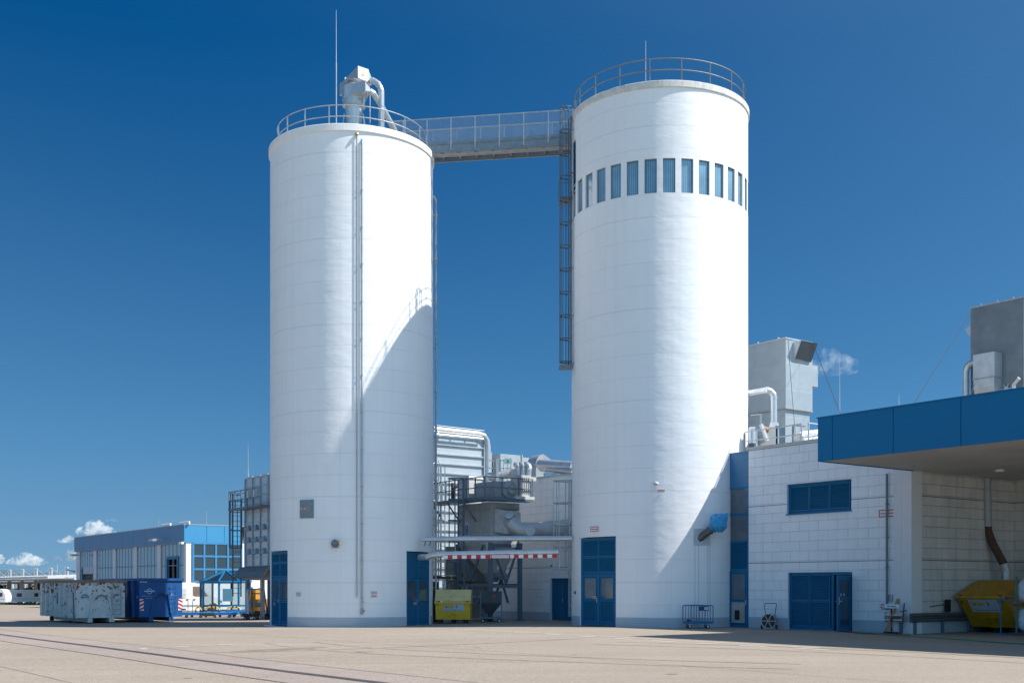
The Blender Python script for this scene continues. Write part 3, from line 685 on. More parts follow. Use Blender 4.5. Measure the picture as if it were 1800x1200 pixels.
# separator standing on the left tower's roof
d0 = 52.2; px_, pz_ = P(622, 0, d0).x, B.H
def RX(px): return Q(px)*d0
def RZ(py): return ZZ(py, d0)
cyc = thing('cyclone_separator', T(RX(623), d0, B.H-.1), 'shiny sheet metal separator with two curved ducts on the roof of the left tower', 'separator')
cx = RX(622.5)
g = MB(); g.lathe([(.28, -.3), (.42, 1.05), (.52, 1.1), (.52, 1.95), (.50, 2.0)], 24, c=(cx, d0, RZ(217)-.35)); g.build('cone', sheet, cyc)
zt0, zt1 = RZ(177), RZ(156); xa, xb = RX(611), RX(633)
g = MB(); g.lathe([(.0, zt1+.0), (.56, zt1), (.56, zt0), (0.48, zt0-.05)], 8, c=(cx, d0, 0), smooth=False); g.build('inlet_housing', sheet, cyc)
g = MB(); xr = RX(646); g.hexa([(cx, d0-.6, zt0+.02), (xr, d0-.95, RZ(176)), (xr, d0-.3, RZ(176)), (cx, d0+.1, zt0+.02)], [(cx, d0-.6, zt1-.02), (xr, d0-.95, RZ(160)), (xr, d0-.3, RZ(160)), (cx, d0+.1, zt1-.02)])
g.hexa([(xr+.03, d0-.92, RZ(175)), (RX(654), d0-.72, RZ(173)), (RX(654), d0-.42, RZ(173)), (xr+.03, d0-.32, RZ(175))], [(xr+.03, d0-.92, RZ(161)), (RX(654), d0-.72, RZ(167)), (RX(654), d0-.42, RZ(167)), (xr+.03, d0-.32, RZ(161))]); g.build('inlet_box', sheet, cyc)
g = MB(); g.box(xr, xr+.035, d0-1.0, d0-.26, RZ(178), RZ(158)); g.build('flange', steel_d, cyc)
MH = T(RX(631), d0-.35, 0, ANG)
g = MB(MH); g.hexa([(-1.05, 0, RZ(153)), (0, 0, RZ(143)), (0, .55, RZ(146)), (-1.05, .55, RZ(154))], [(-1.05, 0, RZ(127)), (0, 0, RZ(122)), (0, .55, RZ(122.5)), (-1.05, .55, RZ(127))])
fb = g.build('fan_housing', sheet, cyc)
g = MB(MH); g.box(.0, .012, .20, .32, RZ(136.5), RZ(133)); g.build('warning_sticker', bright_yellow, fb)
g = MB(MH); g.hexa([(-.42, .55, RZ(144)), (0, .55, RZ(146)), (-.05, .78, RZ(146)), (-.35, .78, RZ(146))], [(-.42, .55, RZ(124)), (0, .55, RZ(124)), (-.05, .78, RZ(138)), (-.35, .78, RZ(138))]); g.build('outlet_transition', sheet, fb)
g = MB(MH); g.box(-1.7, -1.1, -.05, .6, RZ(152), RZ(131)); g.box(-1.12, -1.06, -.1, .65, RZ(153), RZ(128)); g.build('outlet_box', sheet_l, cyc)
g = MB(); g.lathe([(.28, RZ(156)), (.32, RZ(150)), (.45, RZ(147))], 16, c=(RX(625), d0-.1, 0)); g.build('neck', steel_d, cyc)
g = MB(); cxx, czz, rr = RX(651), RZ(167), RX(671)-RX(651)
arc = [(RX(651), d0-.05, RZ(142.5)), (RX(655), d0-.05, RZ(143)), (RX(660), d0-.1, RZ(146)), (RX(665), d0-.15, RZ(150.5)), (RX(669), d0-.2, RZ(157)), (RX(671), d0-.25, RZ(164)), (RX(671.5), d0-.25, RZ(171)), (RX(671.5), d0-.25, RZ(190)), (RX(671.5), d0-.25, B.H-.1)]
g.tube(arc, .135, 14)
for i in (1, 3, 5, 7): 
    a_, b_ = Vector(arc[i]), Vector(arc[i+1]); g.tube([a_, a_+(b_-a_).normalized()*.05], .15, 14)
g.build('duct', sheet, cyc)
g = MB(); arc = [(RX(653), d0-.57, RZ(170)), (RX(659), d0-.5, RZ(173)), (RX(668), d0-.1, RZ(183)), (RX(683), d0+.6, RZ(205)), (RX(700), d0+1.3, RZ(231))]
g.tube(arc, .13, 14); g.build('duct', sheet, cyc)
g = MB()
for x, y in ((-.55, -.35), (.6, -.35), (-.45, .5), (.55, .5)): g.bar((cx+x, d0+y, B.H-.1), (cx+x*.75, d0+y*.75, B.H+1.35), .05)
g.tube([(RX(649), d0+.3, B.H), (RX(649), d0+.3, RZ(150))], .02, 6); g.build('leg_frame', steel, cyc)

# ===== footbridge
e0 = Vector((B.x+B.R*cos(R_(-8)), 0, 0)); bx0, by0 = -4.67, 53.0; bx1, by1 = 3.2, 51.75
br = thing('footbridge', T(bx0, by0, B.H+.29), 'galvanised steel footbridge with mesh railings between the tops of the two white towers', 'footbridge')
ba = math.atan2(by1-by0, bx1-bx0); BL = math.hypot(by1-by0, bx1-bx0); M = T(bx0, by0, B.H+.29, ba)
for y in (0, 1.25):
    g = MB(M); g.box(.3, BL, y-.04, y+.04, -.38, -.36); g.box(.3, BL, y-.04, y+.04, -.04, -.02); g.box(.3, BL, y-.012, y+.012, -.36, -.04); g.build('girder', bridge_m, br)
    g = MB(M); g.box(-.3, BL, y-.02, y+.02, -.015, .13); g.build('toe_board', bridge_m, br)
    g = MB(M); g.bar((-.9, y, 1.20), (BL, y, 1.20), .045); g.build('handrail', steel, br)
    for k in range(8):
        x = -.4+k*(BL+.2)/7.2; g = MB(M); g.bar((x, y-(.05 if y == 0 else -.05), -.3), (x, y-(.05 if y == 0 else -.05), 1.20), .04, .05); g.build('post', steel, br)
    g = MB(M); yy = y+.0; g.face([(-.9, yy, .12), (BL, yy, .12), (BL, yy, 1.18), (-.9, yy, 1.18)], [(-.9, .12), (BL, .12), (BL, 1.18), (-.9, 1.18)]); g.build('mesh_panel', wm, br)
g = MB(M)
for k in range(10):
    x = .5+k*(BL-.6)/9.2; g.box(x-.03, x+.03, .04, 1.21, -.30, -.12)
g.build('cross_beam', bridge_m, br)
g = MB(M)
k = .3
while k < BL: g.box(k, k+.012, .04, 1.21, -.10, -.055); k += .06
for y in (.06, .3, .55, .8, 1.05, 1.18): g.box(.3, BL, y, y+.01, -.10, -.055)
g.build('deck', bridge_m, br)
g = MB(M); 
for y in (.2, .32, .44): g.tube([(.3, y, -.42), (BL-.3, y, -.42)], .03, 8)
g.build('pipe', steel_d, br)

# ------------------------------------------------------------------ right: long block-work hall with its canopy
hall = thing('factory_hall', WALL, 'long white blockwork hall with blue louvred doors and a wide blue canopy', 'building')
aL = AX(1316)                              # end of the wall beside the glazed link
RB = 6.7                                   # depth of the loading recess
HT = 7.34
g = MB(WALL)
def wall_holes(g, x0, x1, z0, z1, holes, y=0, back=.32):
    xs_ = sorted(set([x0, x1]+[v for h in holes for v in h[:2]])); zs_ = sorted(set([z0, z1]+[v for h in holes for v in h[2:4]]))
    for a, b in zip(xs_, xs_[1:]):
        for c, d in zip(zs_, zs_[1:]):
            if any(h[0] < (a+b)/2 < h[1] and h[2] < (c+d)/2 < h[3] for h in holes): continue
            g.face([(a, y, c), (b, y, c), (b, y, d), (a, y, d)], [(a, c), (b, c), (b, d), (a, d)])
    for h in holes:
        a, b, c, d = h[:4]
        g.face([(a, y, d), (b, y, d), (b, y+back, d), (a, y+back, d)]); g.face([(a, y+back, c), (b, y+back, c), (b, y, c), (a, y, c)])
        g.face([(a, y, c), (a, y, d), (a, y+back, d), (a, y+back, c)]); g.face([(b, y+back, c), (b, y+back, d), (b, y, d), (b, y, c)])
w1 = (AX(1383), AX(1496.5), AZ(1440, 899, 0)-.02, AZ(1440, 846, 0))
d1 = (AX(1385), AX(1498), -.3, AZ(1440, 1005, 0))
wall_holes(g, aL, 0, -.1, HT, [w1, d1])
g.box(aL, aL+.02, .001, 9, -.1, HT)                      # return beside the link
wl = g.build('wall', block, hall)
g = MB(WALL); g.box(aL-.06, -.02, -.07, 6, HT, HT+.07); g.box(aL+.03, -.02, .32, 12, HT+.01, HT+.02); g.build('coping', mat('metal_coping', (.50, .51, .50), .5, .2), hall)
g = MB(WALL); g.box(aL+.03, 14, .3, 22, HT-.25, HT-.2); g.build('roof', roof_m, hall)
g = MB(WALL); g.box(aL, d1[0], -.012, 0, -.1, .45); g.build('plinth', plinth_m, hall); g = MB(WALL); g.box(d1[1], -.74, -.012, 0, -.1, .45); g.build('plinth', plinth_m, hall)
# far part of the same hall, seen between the towers
b0 = AX(1019); aF0, aF1 = -26.5, -13.5
dF = (AX(967), AX(1012), -.3, AZ(985, 1015.5))
far = thing('factory_hall', WALL @ T(aF0, 0, 0), 'white blockwork wall with a blue double door between the two towers, behind the filter machine', 'building')
g = MB(WALL); wall_holes(g, aF0, aF1, -.4, HT-.12, [dF]); g.box(aF0-.3, aF0, .001, 8, -.4, HT-.12); g.build('wall', block, far)
g = MB(WALL); g.box(aF0-.36, aF1, -.06, .4, HT-.12, HT-.04); g.build('coping', mat('metal_coping', (.5, .51, .5)), far)
g = MB(WALL); g.box(aF0, dF[0], -.012, 0, -.4, .38); g.build('plinth', plinth_m, far)
g = MB(WALL); g.box(aF0, aF1, .4, 12, HT-.4, HT-.35); g.build('roof', roof_m, far)
wd = dF[1]-dF[0]
framed(far, WALL @ T(dF[0], .12, -.1), wd, dF[3]+.1, [(.12, wd/2-.06, .14, dF[3]-.05, 'panel'), (wd/2+.06, wd-.12, .14, dF[3]-.05, 'panel')], name='double_door', handle=(wd/2-.15, 1.1))
g = MB(WALL); q = AX(970); g.box(AX(968), AX(971.5), -.02, 0, AZ(970, 995, 0), AZ(970, 992.5, 0)); g.build('vent_slot', greyd, far)
# vent window (three louvres)
ww, wh = w1[1]-w1[0], w1[3]-w1[2]; c3 = (ww-.2)/3
framed(hall, WALL @ T(w1[0], .10, w1[2]), ww, wh, [(.12+k*c3, .12+(k+1)*c3-.09, .14, wh-.14, 'louvre') for k in range(3)], name='vent_window')
g = MB(WALL); g.box(w1[0]-.03, w1[1]+.03, -.05, .12, w1[2]-.04, w1[2]+.002); g.build('sill', blue_paint, hall)
# louvred door wall and the open leaf
dw, dh = d1[1]-d1[0], d1[3]; xs0 = AX(1463)-d1[0]; xm = AX(1421.5)-d1[0]
framed(hall, WALL @ T(d1[0], .08, 0), xs0, dh, [(.14, xm-.06, dh*.5+.05, dh-.13, 'louvre'), (xm+.06, xs0-.2, dh*.5+.05, dh-.13, 'louvre'), (.14, xm-.06, .16, dh*.5-.05, 'louvre'), (xm+.06, xs0-.2, .16, dh*.5-.05, 'louvre')], name='louvre_wall')
g = MB(WALL); g.box(d1[1]-.07, d1[1], .06, .16, 0, dh); g.box(d1[0]+xs0, d1[1]-.07, .06, .16, dh-.10, dh); g.build('door_frame', blue_paint, hall)
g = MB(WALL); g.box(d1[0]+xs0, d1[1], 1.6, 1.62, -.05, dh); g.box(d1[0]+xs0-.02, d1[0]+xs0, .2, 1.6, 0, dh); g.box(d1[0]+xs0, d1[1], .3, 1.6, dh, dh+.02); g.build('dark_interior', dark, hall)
LW = .98; M = WALL @ T(d1[1]-.06, .05, .03) @ Matrix.Rotation(R_(97), 4, 'Z') @ T(-LW, 0, 0)
lf = framed(hall, M, LW, dh-.16, [(.15, LW-.15, 1.28, dh-.34, 'glass_'), (.15, LW-.15, .20, 1.16, 'glass_')], name='open_door', dep=.06)
g = MB(M); g.box(.15, LW-.15, .02, .035, .2, 1.16); g.box(.15, LW-.15, .02, .035, 1.28, dh-.34); g.build('pane', clear, lf)
g = MB(M); g.box(.05, .10, -.015, .075, 1.0, 1.28); g.tube([(.07, -.01, 1.12), (.07, -.06, 1.12), (.2, -.065, 1.12)], .013, 8); g.tube([(.07, .07, 1.12), (.07, .12, 1.12), (.2, .125, 1.12)], .013, 8); g.build('handle', sheet, lf)
g = MB(M)
for i, (x, c) in enumerate(((.20, 0), (.32, 1), (.44, 0))): g.cur = c; g.box(x-.045, x+.045, -.004, .0, 1.32, 1.41)
g.build('sticker', [mat('pink_sticker', (.6, .4, .45), .5), blue_p], lf)
# pier at the corner of the recess
g = MB(WALL); g.box(-.74, -.40, -.035, .6, -.1, 6); g.box(-.398, 0, -.03, .6, -.1, 6); g.build('pier', mat('pier_white', (.70, .71, .73), .7, var=.04), hall)
g = MB(WALL)
for k in range(6): g.lathe([(0, .01), (.02, 0)], 6, c=(-.57, -.037, 1+k*.9))
g.build('bolt', steel_d, hall)
# recess: left wall, back wall
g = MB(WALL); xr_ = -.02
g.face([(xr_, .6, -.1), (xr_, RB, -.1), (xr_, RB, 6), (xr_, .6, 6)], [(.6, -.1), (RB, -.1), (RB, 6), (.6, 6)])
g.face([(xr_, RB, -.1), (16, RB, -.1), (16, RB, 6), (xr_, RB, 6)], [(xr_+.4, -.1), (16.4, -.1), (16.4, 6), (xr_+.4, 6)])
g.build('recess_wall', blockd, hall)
g = MB(WALL); g.box(xr_+.0, xr_+.012, .6, RB-.02, -.1, .45); g.box(xr_+.02, 16, RB-.012, RB, -.1, .45); g.build('recess_plinth', plinth_m, hall)
# canopy
CB, CT = 5.84, 7.25; CY = -5.25; CX0 = AX(1437, CY)
g = MB(WALL); g.box(CX0+.04, 16, CY+.05, RB, CB+.004, CB+.10); g.build('soffit', soffit, hall)
g = MB(WALL); g.box(CX0+.06, 16, CY+.08, RB+4, CT-.12, CT-.06); g.build('canopy_roof', roof_m, hall)
jx = [CX0, AX(1463, CY), AX(1570, CY), AX(1689, CY)]; st = jx[3]-jx[2]
while jx[-1] < 15: jx.append(jx[-1]+st)
for a, b in zip(jx, jx[1:]):
    g = MB(WALL); g.box(a+.012, b-.012, CY, CY+.04, CB-.02, CT); g.build('fascia_panel', fascia_m, hall)
n_ = 4; L_ = -CY
for k in range(n_):
    a, b = CY+.04+L_*k/n_, CY+.04+L_*(k+1)/n_; g = MB(WALL); g.box(CX0, CX0+.04, a+.012, b-.012, CB-.02, CT); g.build('fascia_panel', fascia_m, hall)
g = MB(WALL); g.box(CX0+.01, 15, CY+.041, CY+.07, CB, CT-.03); g.box(CX0+.041, CX0+.07, CY+.07, -.05, CB, CT-.03); g.build('fascia_backing', greyd, hall)
g = MB(WALL); g.box(CX0-.03, 15, CY-.03, CY+.12, CT+.001, CT+.03); g.box(CX0-.03, CX0+.1, CY+.12, 0, CT+.001, CT+.03); g.build('canopy_coping', fascia_m, hall)
p = P(1757, 795, 40.5); g = MB(Matrix.Translation((p.x, p.y, CB))); g.lathe([(0, -.07), (.14, -.065), (.17, -.02), (.17, .01)], 20); g.build('ceiling_lamp', white, hall)
for px, py, d in ((1630, 793, 36.9), (1605, 815, 39), (1670, 824, 41), (1744, 800, 36.6), (1676, 791, 35.8)):
    g = MB(Matrix.Translation((Q(px)*d, d, CB))); g.lathe([(0, -.05), (.03, -.04), (.03, .01)], 8); g.build('ceiling_bolt', steel_d, hall)
# rain pipe and recess duct
g = MB(WALL); xp = AX(1562); g.tube([(xp, -.10, 5.8), (xp, -.10, .85)], .045, 10)
for z in (1.0, 2.4, 3.5, 4.7): g.tube([(xp, -.10, z-.03), (xp, -.10, z+.03)], .06, 10); g.bar((xp, -.1, z), (xp, 0, z), .03)
g.box(xp-.1, xp+.12, -.14, -.06, .86, .91); g.build('rain_pipe', steel_b, hall)
dd = 43.6
duct = thing('extraction_duct', Matrix.Translation(P(1735, 1010, dd)), 'grey metal duct dropping from the canopy soffit into the dark yellow skip', 'duct')
g = MB(); a_ = P(1734, 836, dd); b_ = P(1736, 925, dd); g.tube([(a_.x, a_.y, CB+.02), (b_.x, b_.y, b_.z)], .165, 18); g.tube([(a_.x, a_.y, CB-.02), (a_.x, a_.y, CB-.10)], .185, 18)
g.tube([P(1735, 880, dd), P(1735, 882, dd)], .175, 18); g.build('upper_pipe', steel_d, duct)
c_ = P(1765, 992, dd-.2); g = MB(); g.tube([P(1736, 922, dd), P(1737, 934, dd), P(1745, 955, dd-.1), c_, P(1767, 1000, dd-.2)], .15, 16); g.build('flexible_hose', brown, duct)
g = MB(); g.tube([P(1764, 990, dd-.2), P(1768, 1003, dd-.2), P(1768, 1018, dd-.2)], .17, 16); g.build('lower_pipe', steel, duct)
g = MB(); 
for py in (883, 927): g.bar(P(1707, py+3, dd+.35), P(1733, py, dd), .05); g.box(P(1706, py, dd+.4).x-.05, P(1706, py, dd+.4).x+.05, dd+.3, dd+.5, ZZ(py+6, dd), ZZ(py-2, dd))
g.build('bracket', steel_b, duct)

# blue and glass link between the right tower and the hall
link = thing('glazed_link', WALL @ T(AX(1279), 0, 0), 'narrow blue and glass strip with a door, joining the taller tower to the hall', 'link building')
x0, x1 = AX(1279), aL-.02; lw = x1-x0; M = WALL @ T(x0, .03, 0)
zt = AZ(1297, 796); zp = AZ(1297, 855.5)
g = MB(M); g.box(0, lw, 0, .1, zp, zt); g.box(-.02, lw, -.02, .3, zt, zt+.04); g.build('panel', mat('slate_blue_panel', (.035, .165, .33), .4, var=.05), link)
zz = [zp, AZ(1297, 903.5), AZ(1297, 951), AZ(1297, 1001), 0]
framed(link, M, lw, zp, [(.09, lw-.09, zz[1]+.04, zp-.09, 'glass'), (.09, lw-.09, zz[2]+.04, zz[1]-.04, 'glass'), (.09, lw-.09, zz[3]+.04, zz[2]-.04, 'louvre'), (.09, lw-.09, .06, zz[3]-.04, 'panel')], name='frame')
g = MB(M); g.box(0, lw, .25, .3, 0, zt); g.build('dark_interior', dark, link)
framed(link, M @ T(.09, -.03, .03), lw-.16, zz[3]-.08, [(.11, lw-.29, 1.13, zz[3]-.22, 'glass'), (.11, lw-.29, .16, 1.02, 'board')], name='door', handle=(lw-.23, 1.0))
g = MB(M @ T(.09, -.03, .03)); g.box(.30, .56, .008, .015, .28, .68); 
g.build('vent_grille', black, link)
g = MB(M); g.box(-.12, -.045, -.03, .1, -.05, zt); g.build('cover_strip', mat('pier_white', (.7, .71, .73)), link)

# rooftop plant
rail = thing('roof_railing', WALL @ T(aL, .4, HT), 'galvanised two-rail guard along the hall roof edge beside the taller tower', 'railing')
xe = AX(1409, .45)
for h in (.82, .42):
    g = MB(WALL); g.tube([(aL-.6, .45, HT+h), (xe, .45, HT+h), (xe, .45+.03, HT+h)], .022, 8); g.tube([(xe+.35, .45, HT+h), (xe+.35, 6, HT+h)], .022, 8); g.build('handrail', steel, rail)
for x, y in [(AX(px, .45), .45) for px in (1330, 1368)]+[(xe, .45), (xe+.35, .45), (xe+.35, 2.2), (xe+.35, 4.2)]:
    g = MB(WALL); g.bar((x, y, HT), (x, y, HT+.83), .045); g.build('post', steel, rail)

def roof_frame(px, d): # local frame on the roof whose x runs along the wall and whose corner stands under pixel px at depth d
    return T(Q(px)*d, d, HT, ANG)
M1 = roof_frame(1381, 55); y1 = 2.0
ru = thing('filter_unit', M1, 'pale sheet metal filter tower with a slanted intake hood on the hall roof', 'rooftop unit')
z1a, z1b = ZZ(716, 55)-HT, ZZ(595, 55)-HT
g = MB(M1); g.box(-7, 0, 0, y1, z1a, z1b); g.build('upper_casing', sheet_l, ru)
g = MB(M1); g.box(-7, .03, -.03, y1+.02, z1b+.001, z1b+.07); 
for k in range(4): g.box(-.5-k*1.3, -.42-k*1.3, -.02, .05, z1b+.07, z1b+.14)
g.build('lid', sheet, ru)
g = MB(M1); g.box(-6.9, -.1, .1, y1-.1, -.1, z1a-.001); g.build('lower_casing', sheet_l, ru)
g = MB(M1); g.box(-7, .02, -.02, y1+.02, z1a-.05, z1a+.02); g.build('flange', steel_d, ru)
g = MB(M1); yy0, yy1 = .55, 1.78; zt_ = z1b-.10; zb = zt_-.85
g.face([(0, yy0, zb), (.10, yy0, zb), (.50, yy0, zt_), (0, yy0, zt_)]); g.face([(0, yy1, zt_), (.50, yy1, zt_), (.10, yy1, zb), (0, yy1, zb)])
g.face([(0, yy0, zt_), (.50, yy0, zt_), (.50, yy1, zt_), (0, yy1, zt_)]); g.face([(0, yy1, zb), (.10, yy1, zb), (.10, yy0, zb), (0, yy0, zb)])
g.build('intake_hood', sheet, ru)
g = MB(M1); g.face([(.11, yy0+.03, zb+.03), (.11, yy1-.03, zb+.03), (.49, yy1-.03, zt_-.03), (.49, yy0+.03, zt_-.03)]); g.build('grille', greyd, ru)
g = MB(M1); g.box(-1.2, -.15, y1, y1+.60, z1b-2.05, z1b-1.0); g.hexa([(-1.1, y1+.05, z1b-2.4), (-.4, y1+.05, z1b-2.4), (-.4, y1+.3, z1b-2.3), (-1.1, y1+.3, z1b-2.3)], [(-1.1, y1+.03, z1b-2.1), (-.3, y1+.03, z1b-2.1), (-.3, y1+.55, z1b-2.1), (-1.1, y1+.5, z1b-2.1)]); g.build('side_duct', sheet_l, ru)
g = MB(M1); g.box(.0-.095, -.06, .7, 1.5, .6, 2.2); g.build('door', sheet, ru)
g = MB(M1); g.bar((-.05, .68, .55), (-.05, .68, 2.25), .05); g.bar((-.05, .68, 2.25), (-.05, 1.55, 2.25), .05); g.build('door_frame', steel_d, ru)
# duct in front of it, and machinery on the roof edge
dp = 49.5
rp = thing('roof_duct', Matrix.Translation(P(1362, 770, dp)), 'round silver duct bending down to the roof in front of the filter tower', 'duct')
g = MB(); a_ = [P(1310, 692, dp+1.2), P(1347, 685.5, dp+.1)]+[P(1347+13.5*sin(t_*pi/12), 699-13*cos(t_*pi/12), dp) for t_ in range(1, 7)]+[P(1360.5, 742, dp)]
g.tube(a_, .135, 16); 
for i in (1, 3, 5, 7): v = (Vector(a_[i])-Vector(a_[i-1])).normalized(); g.tube([Vector(a_[i]), Vector(a_[i])+v*.05], .15, 16)
g.build('pipe', sheet, rp)
g = MB(); c = P(1361, 742, dp); g.lathe([(.17, 0), (.2, -.1), (.30, -.55), (.30, -.62)], 4, c=(c.x, c.y, c.z), smooth=False); g.lathe([(.16, -.62), (.2, -1.6)], 12, c=(c.x, c.y, c.z)); g.build('transition', sheet, rp)
fan = thing('roof_fan', Matrix.Translation(P(1340, 775, 48.6)), 'dark grey inclined blower and motor behind the roof railing beside the taller tower', 'blower')
g = MB(); g.tube([P(1332, 748, 48.6), P(1343, 777, 48.6)], .24, 16); g.build('casing', steel_d, fan)
g = MB(); g.tube([P(1341, 752, 48.9), P(1351, 757, 48.9)], .11, 12); g.build('motor', mat('orange_motor', (.35, .15, .05), .6), fan)
g = MB(); c = P(1356, 770, 49); g.box(c.x-.35, c.x+.25, c.y, c.y+.5, HT, ZZ(750, 49)); g.build('frame', grey, fan)
g = MB(); c = P(1372, 768, 49); g.box(c.x-.2, c.x+.2, c.y, c.y+.4, HT, ZZ(748, 49)); g.build('cabinet', steel_b, fan); g = MB(); g.box(c.x-1.4, c.x-1.2, c.y-.3, c.y, HT, ZZ(752, 49)); g.build('cabinet', steel_b, fan)
g = MB(); g.tube([P(1318, 754, 48.4), P(1327, 754, 48.4)], .1, 10); g.build('pipework', sheet, fan); g = MB(); g.tube([P(1322, 756, 48.4), P(1322, 779, 48.4)], .16, 12); g.build('pressure_vessel', sheet, fan); g = MB(); g.tube([P(1320, 730, 50), P(1337, 728.5, 50), P(1337, 748, 50)], .035, 8); g.build('thin_pipe', steel_d, fan)
rp2 = thing('roof_duct', Matrix.Translation(P(1420, 768, 47)), 'short fat silver duct lying on the hall roof left of the blue canopy', 'duct')
g = MB(); g.tube([P(1403, 771, 46.4), P(1404, 767, 46.6), P(1440, 762, 46.9), P(1490, 757, 47)], .20, 16); g.tube([P(1412, 775, 46), P(1440, 771, 46.2), P(1480, 767, 46.3)], .12, 14); g.build('pipe', sheet, rp2)
# second filter unit behind the canopy
M2 = roof_frame(1799.5, 58); z2 = ZZ(523, 58)-HT
r2 = thing('filter_unit', M2, 'tall dark grey sheet metal box with an attached duct, rising behind the blue canopy', 'rooftop unit')
zl = ZZ(672, 58)-HT
g = MB(M2); g.box(-2.95, 0, 0, 3, zl-.6, z2); g.build('upper_casing', sheet_dk, r2)
g = MB(M2); g.box(-2.82, -.08, .08, 2.9, -.1, zl-.601); g.build('lower_casing', sheet_dk, r2)
g = MB(M2); g.box(-3.0, .04, -.04, 3.05, z2, z2+.07)
for k in range(3): g.box(-.6-k*.9, -.54-k*.9, 0, .05, z2+.07, z2+.16)
g.build('lid', steel, r2)
g = MB(M2); g.hexa([(-3.25, .1, z2-1.2), (-2.95, .1, z2-1.5), (-2.95, .6, z2-1.5), (-3.25, .6, z2-1.2)], [(-3.3, .1, z2-1.0), (-2.95, .1, z2-.75), (-2.95, .6, z2-.75), (-3.3, .6, z2-1.0)]); g.build('hood', sheet, r2)
xa_ = -2.35; xb_ = -1.15
zc0, zc1 = ZZ(655, 57.6)-HT, ZZ(611, 57.6)-HT
g = MB(M2); g.box(xa_, xb_, -.75, -.02, zc0, zc1); sd = g.build('side_duct', sheet, r2)
g = MB(M2); g.box(xa_-.03, xb_+.03, -.78, -.0, zc0-.05, zc0+.02); g.build('flange', steel_d, sd)
g = MB(M2); g.prism([(-.75, zc0-.05), (-.74, zc0-.5), (-.62, zc0-.85), (-.40, zc0-1.1), (-.0, zc0-1.25), (0, zc0-.05)], xa_+.02, xb_-.02); g.build('curved_outlet', sheet, sd)
g = MB(M2); zt_ = ZZ(622, 57.6)-HT
g.tube([(xa_+.05, -.4, zt_), (xa_-.2, -.4, zt_)]+[(xa_-.2-.42*sin(t_*pi/10), -.4, zt_-.42+.42*cos(t_*pi/10)) for t_ in range(1, 6)]+[(xa_-.62, -.4, 0)], .17, 16)
for z in (zt_-.9, zt_-2.6, zt_-3.2): g.tube([(xa_-.62, -.4, z), (xa_-.62, -.4, z+.05)], .185, 14)
g.build('pipe', sheet, r2)
g = MB(M2); g.tube([(-.05, -.35, zl+.2), (-.35, -.35, zl-.1), (-.35, -.35, 0)], .10, 12); g.build('pipe', sheet, r2)
g = MB(M2); c = (-.9, -.06, ZZ(679, 58)-HT)
g.lathe([(.22, 0), (.22, .04), (.12, .04)], 18, c=(0, 0, 0)) if False else None
g.M = M2 @ T(*c) @ Matrix.Rotation(pi/2, 4, 'X'); g.lathe([(0, .04), (.13, .04), (.13, 0)], 14)
for k in range(6): a_ = k*pi/3; g.bar((0, 0, .02), (.27*cos(a_), .27*sin(a_), .02), .05, .03)
g.build('handwheel', sheet, r2)
# guy wires and lightning rods
wire_m = mat('dark_wire', (.05, .05, .055), .5, .3)
def wire(pts, label, r=.014):
    g = MB(); g.tube(pts, r, 5); plain('guy_wire', g, wire_m, label, 'wire')
wire([P(1709, 545, 58.5), P(1608, 706, 44)], 'thin dark cable slanting from the tall grey box down to the canopy roof')
wire([P(1715, 672, 56), P(1706, 692, 47)], 'short stub of cable below the tall grey box at the canopy edge')
wire([P(1430, 605, 56), P(1478, 729, 45)], 'thin cable slanting from the pale filter tower hood to the canopy roof corner')
wire([P(1385, 598, 54.8), P(1394, 716, 54.8), P(1399, 768, 54.6)], 'thin dark cable hanging down the bright side of the filter tower', .012)
def rodthing(px, py0, py1, d, label, r=.02):
    g = MB(); a_ = P(px, py1, d); g.tube([P(px, py0, d), P(px, (py0+py1)/2, d), a_], r, 6, r1=.007); plain('lightning_rod', g, steel, label, 'lightning rod')
rodthing(1476, 731, 637, 46, 'thin metal lightning rod standing on the canopy roof right of the filter tower')
rodthing(1580, 716, 692, 46, 'short thin lightning rod on the canopy roof above a fascia joint')

# ------------------------------------------------------------------ signs on walls
def wall_sign(M, w_, h_, s, size, label, border=True, name='wall_sign', back=white, ink=black_p):
    t = thing(name, M, label, 'sign'); g = MB(M); g.box(-w_/2, w_/2, -.012, 0, -h_/2, h_/2); g.build('plate', back, t)
    if border:
        g = MB(M); e = min(.035, h_*.13)
        for q in ((-w_/2, w_/2, h_/2-e, h_/2), (-w_/2, w_/2, -h_/2, -h_/2+e), (-w_/2, -w_/2+e, -h_/2+e, h_/2-e), (w_/2-e, w_/2, -h_/2+e, h_/2-e)): g.box(q[0], q[1], -.018, -.0121, q[2], q[3])
        g.build('border', red, t)
    if isinstance(s, str): s = [s]
    for i, ln in enumerate(s): text(ln, size, M @ T(0, -.016, (len(s)-1)*size*.6-i*size*1.2), ink, t)
    return t
def on_wall(px, py, b=-.01): a_ = AX(px, b); return WALL @ T(a_, b, AZ(px, py, b))
def on_silo(S, px, py, out=.015):
    lo, hi = -pi*.45, pi*.45
    for _ in range(40):
        m_ = (lo+hi)/2; c = silo_pt(S, m_, S.R, 0)
        if c.x/c.y < Q(px): lo = m_
        else: hi = m_
    c = silo_pt(S, m_, S.R+out, 0); return T(c.x, c.y, ZZ(py, c.y), m_)
wall_sign(on_wall(1560.5, 901.5), .74, .27, 'Feuerwehrzufahrt', .082, 'white sign with a red border behind the dark rain pipe on the hall wall')
wall_sign(on_silo(A, 1046, 929.5, .04), .48, .20, 'Feuerwehrzufahrt', .053, 'white sign with a red border above the blue double door of the taller tower')
wall_sign(on_silo(A, 1162, 862), .28, .105, 'GEBÄUDE 2', .042, 'tiny red bordered sign under the round lamp high on the taller tower')
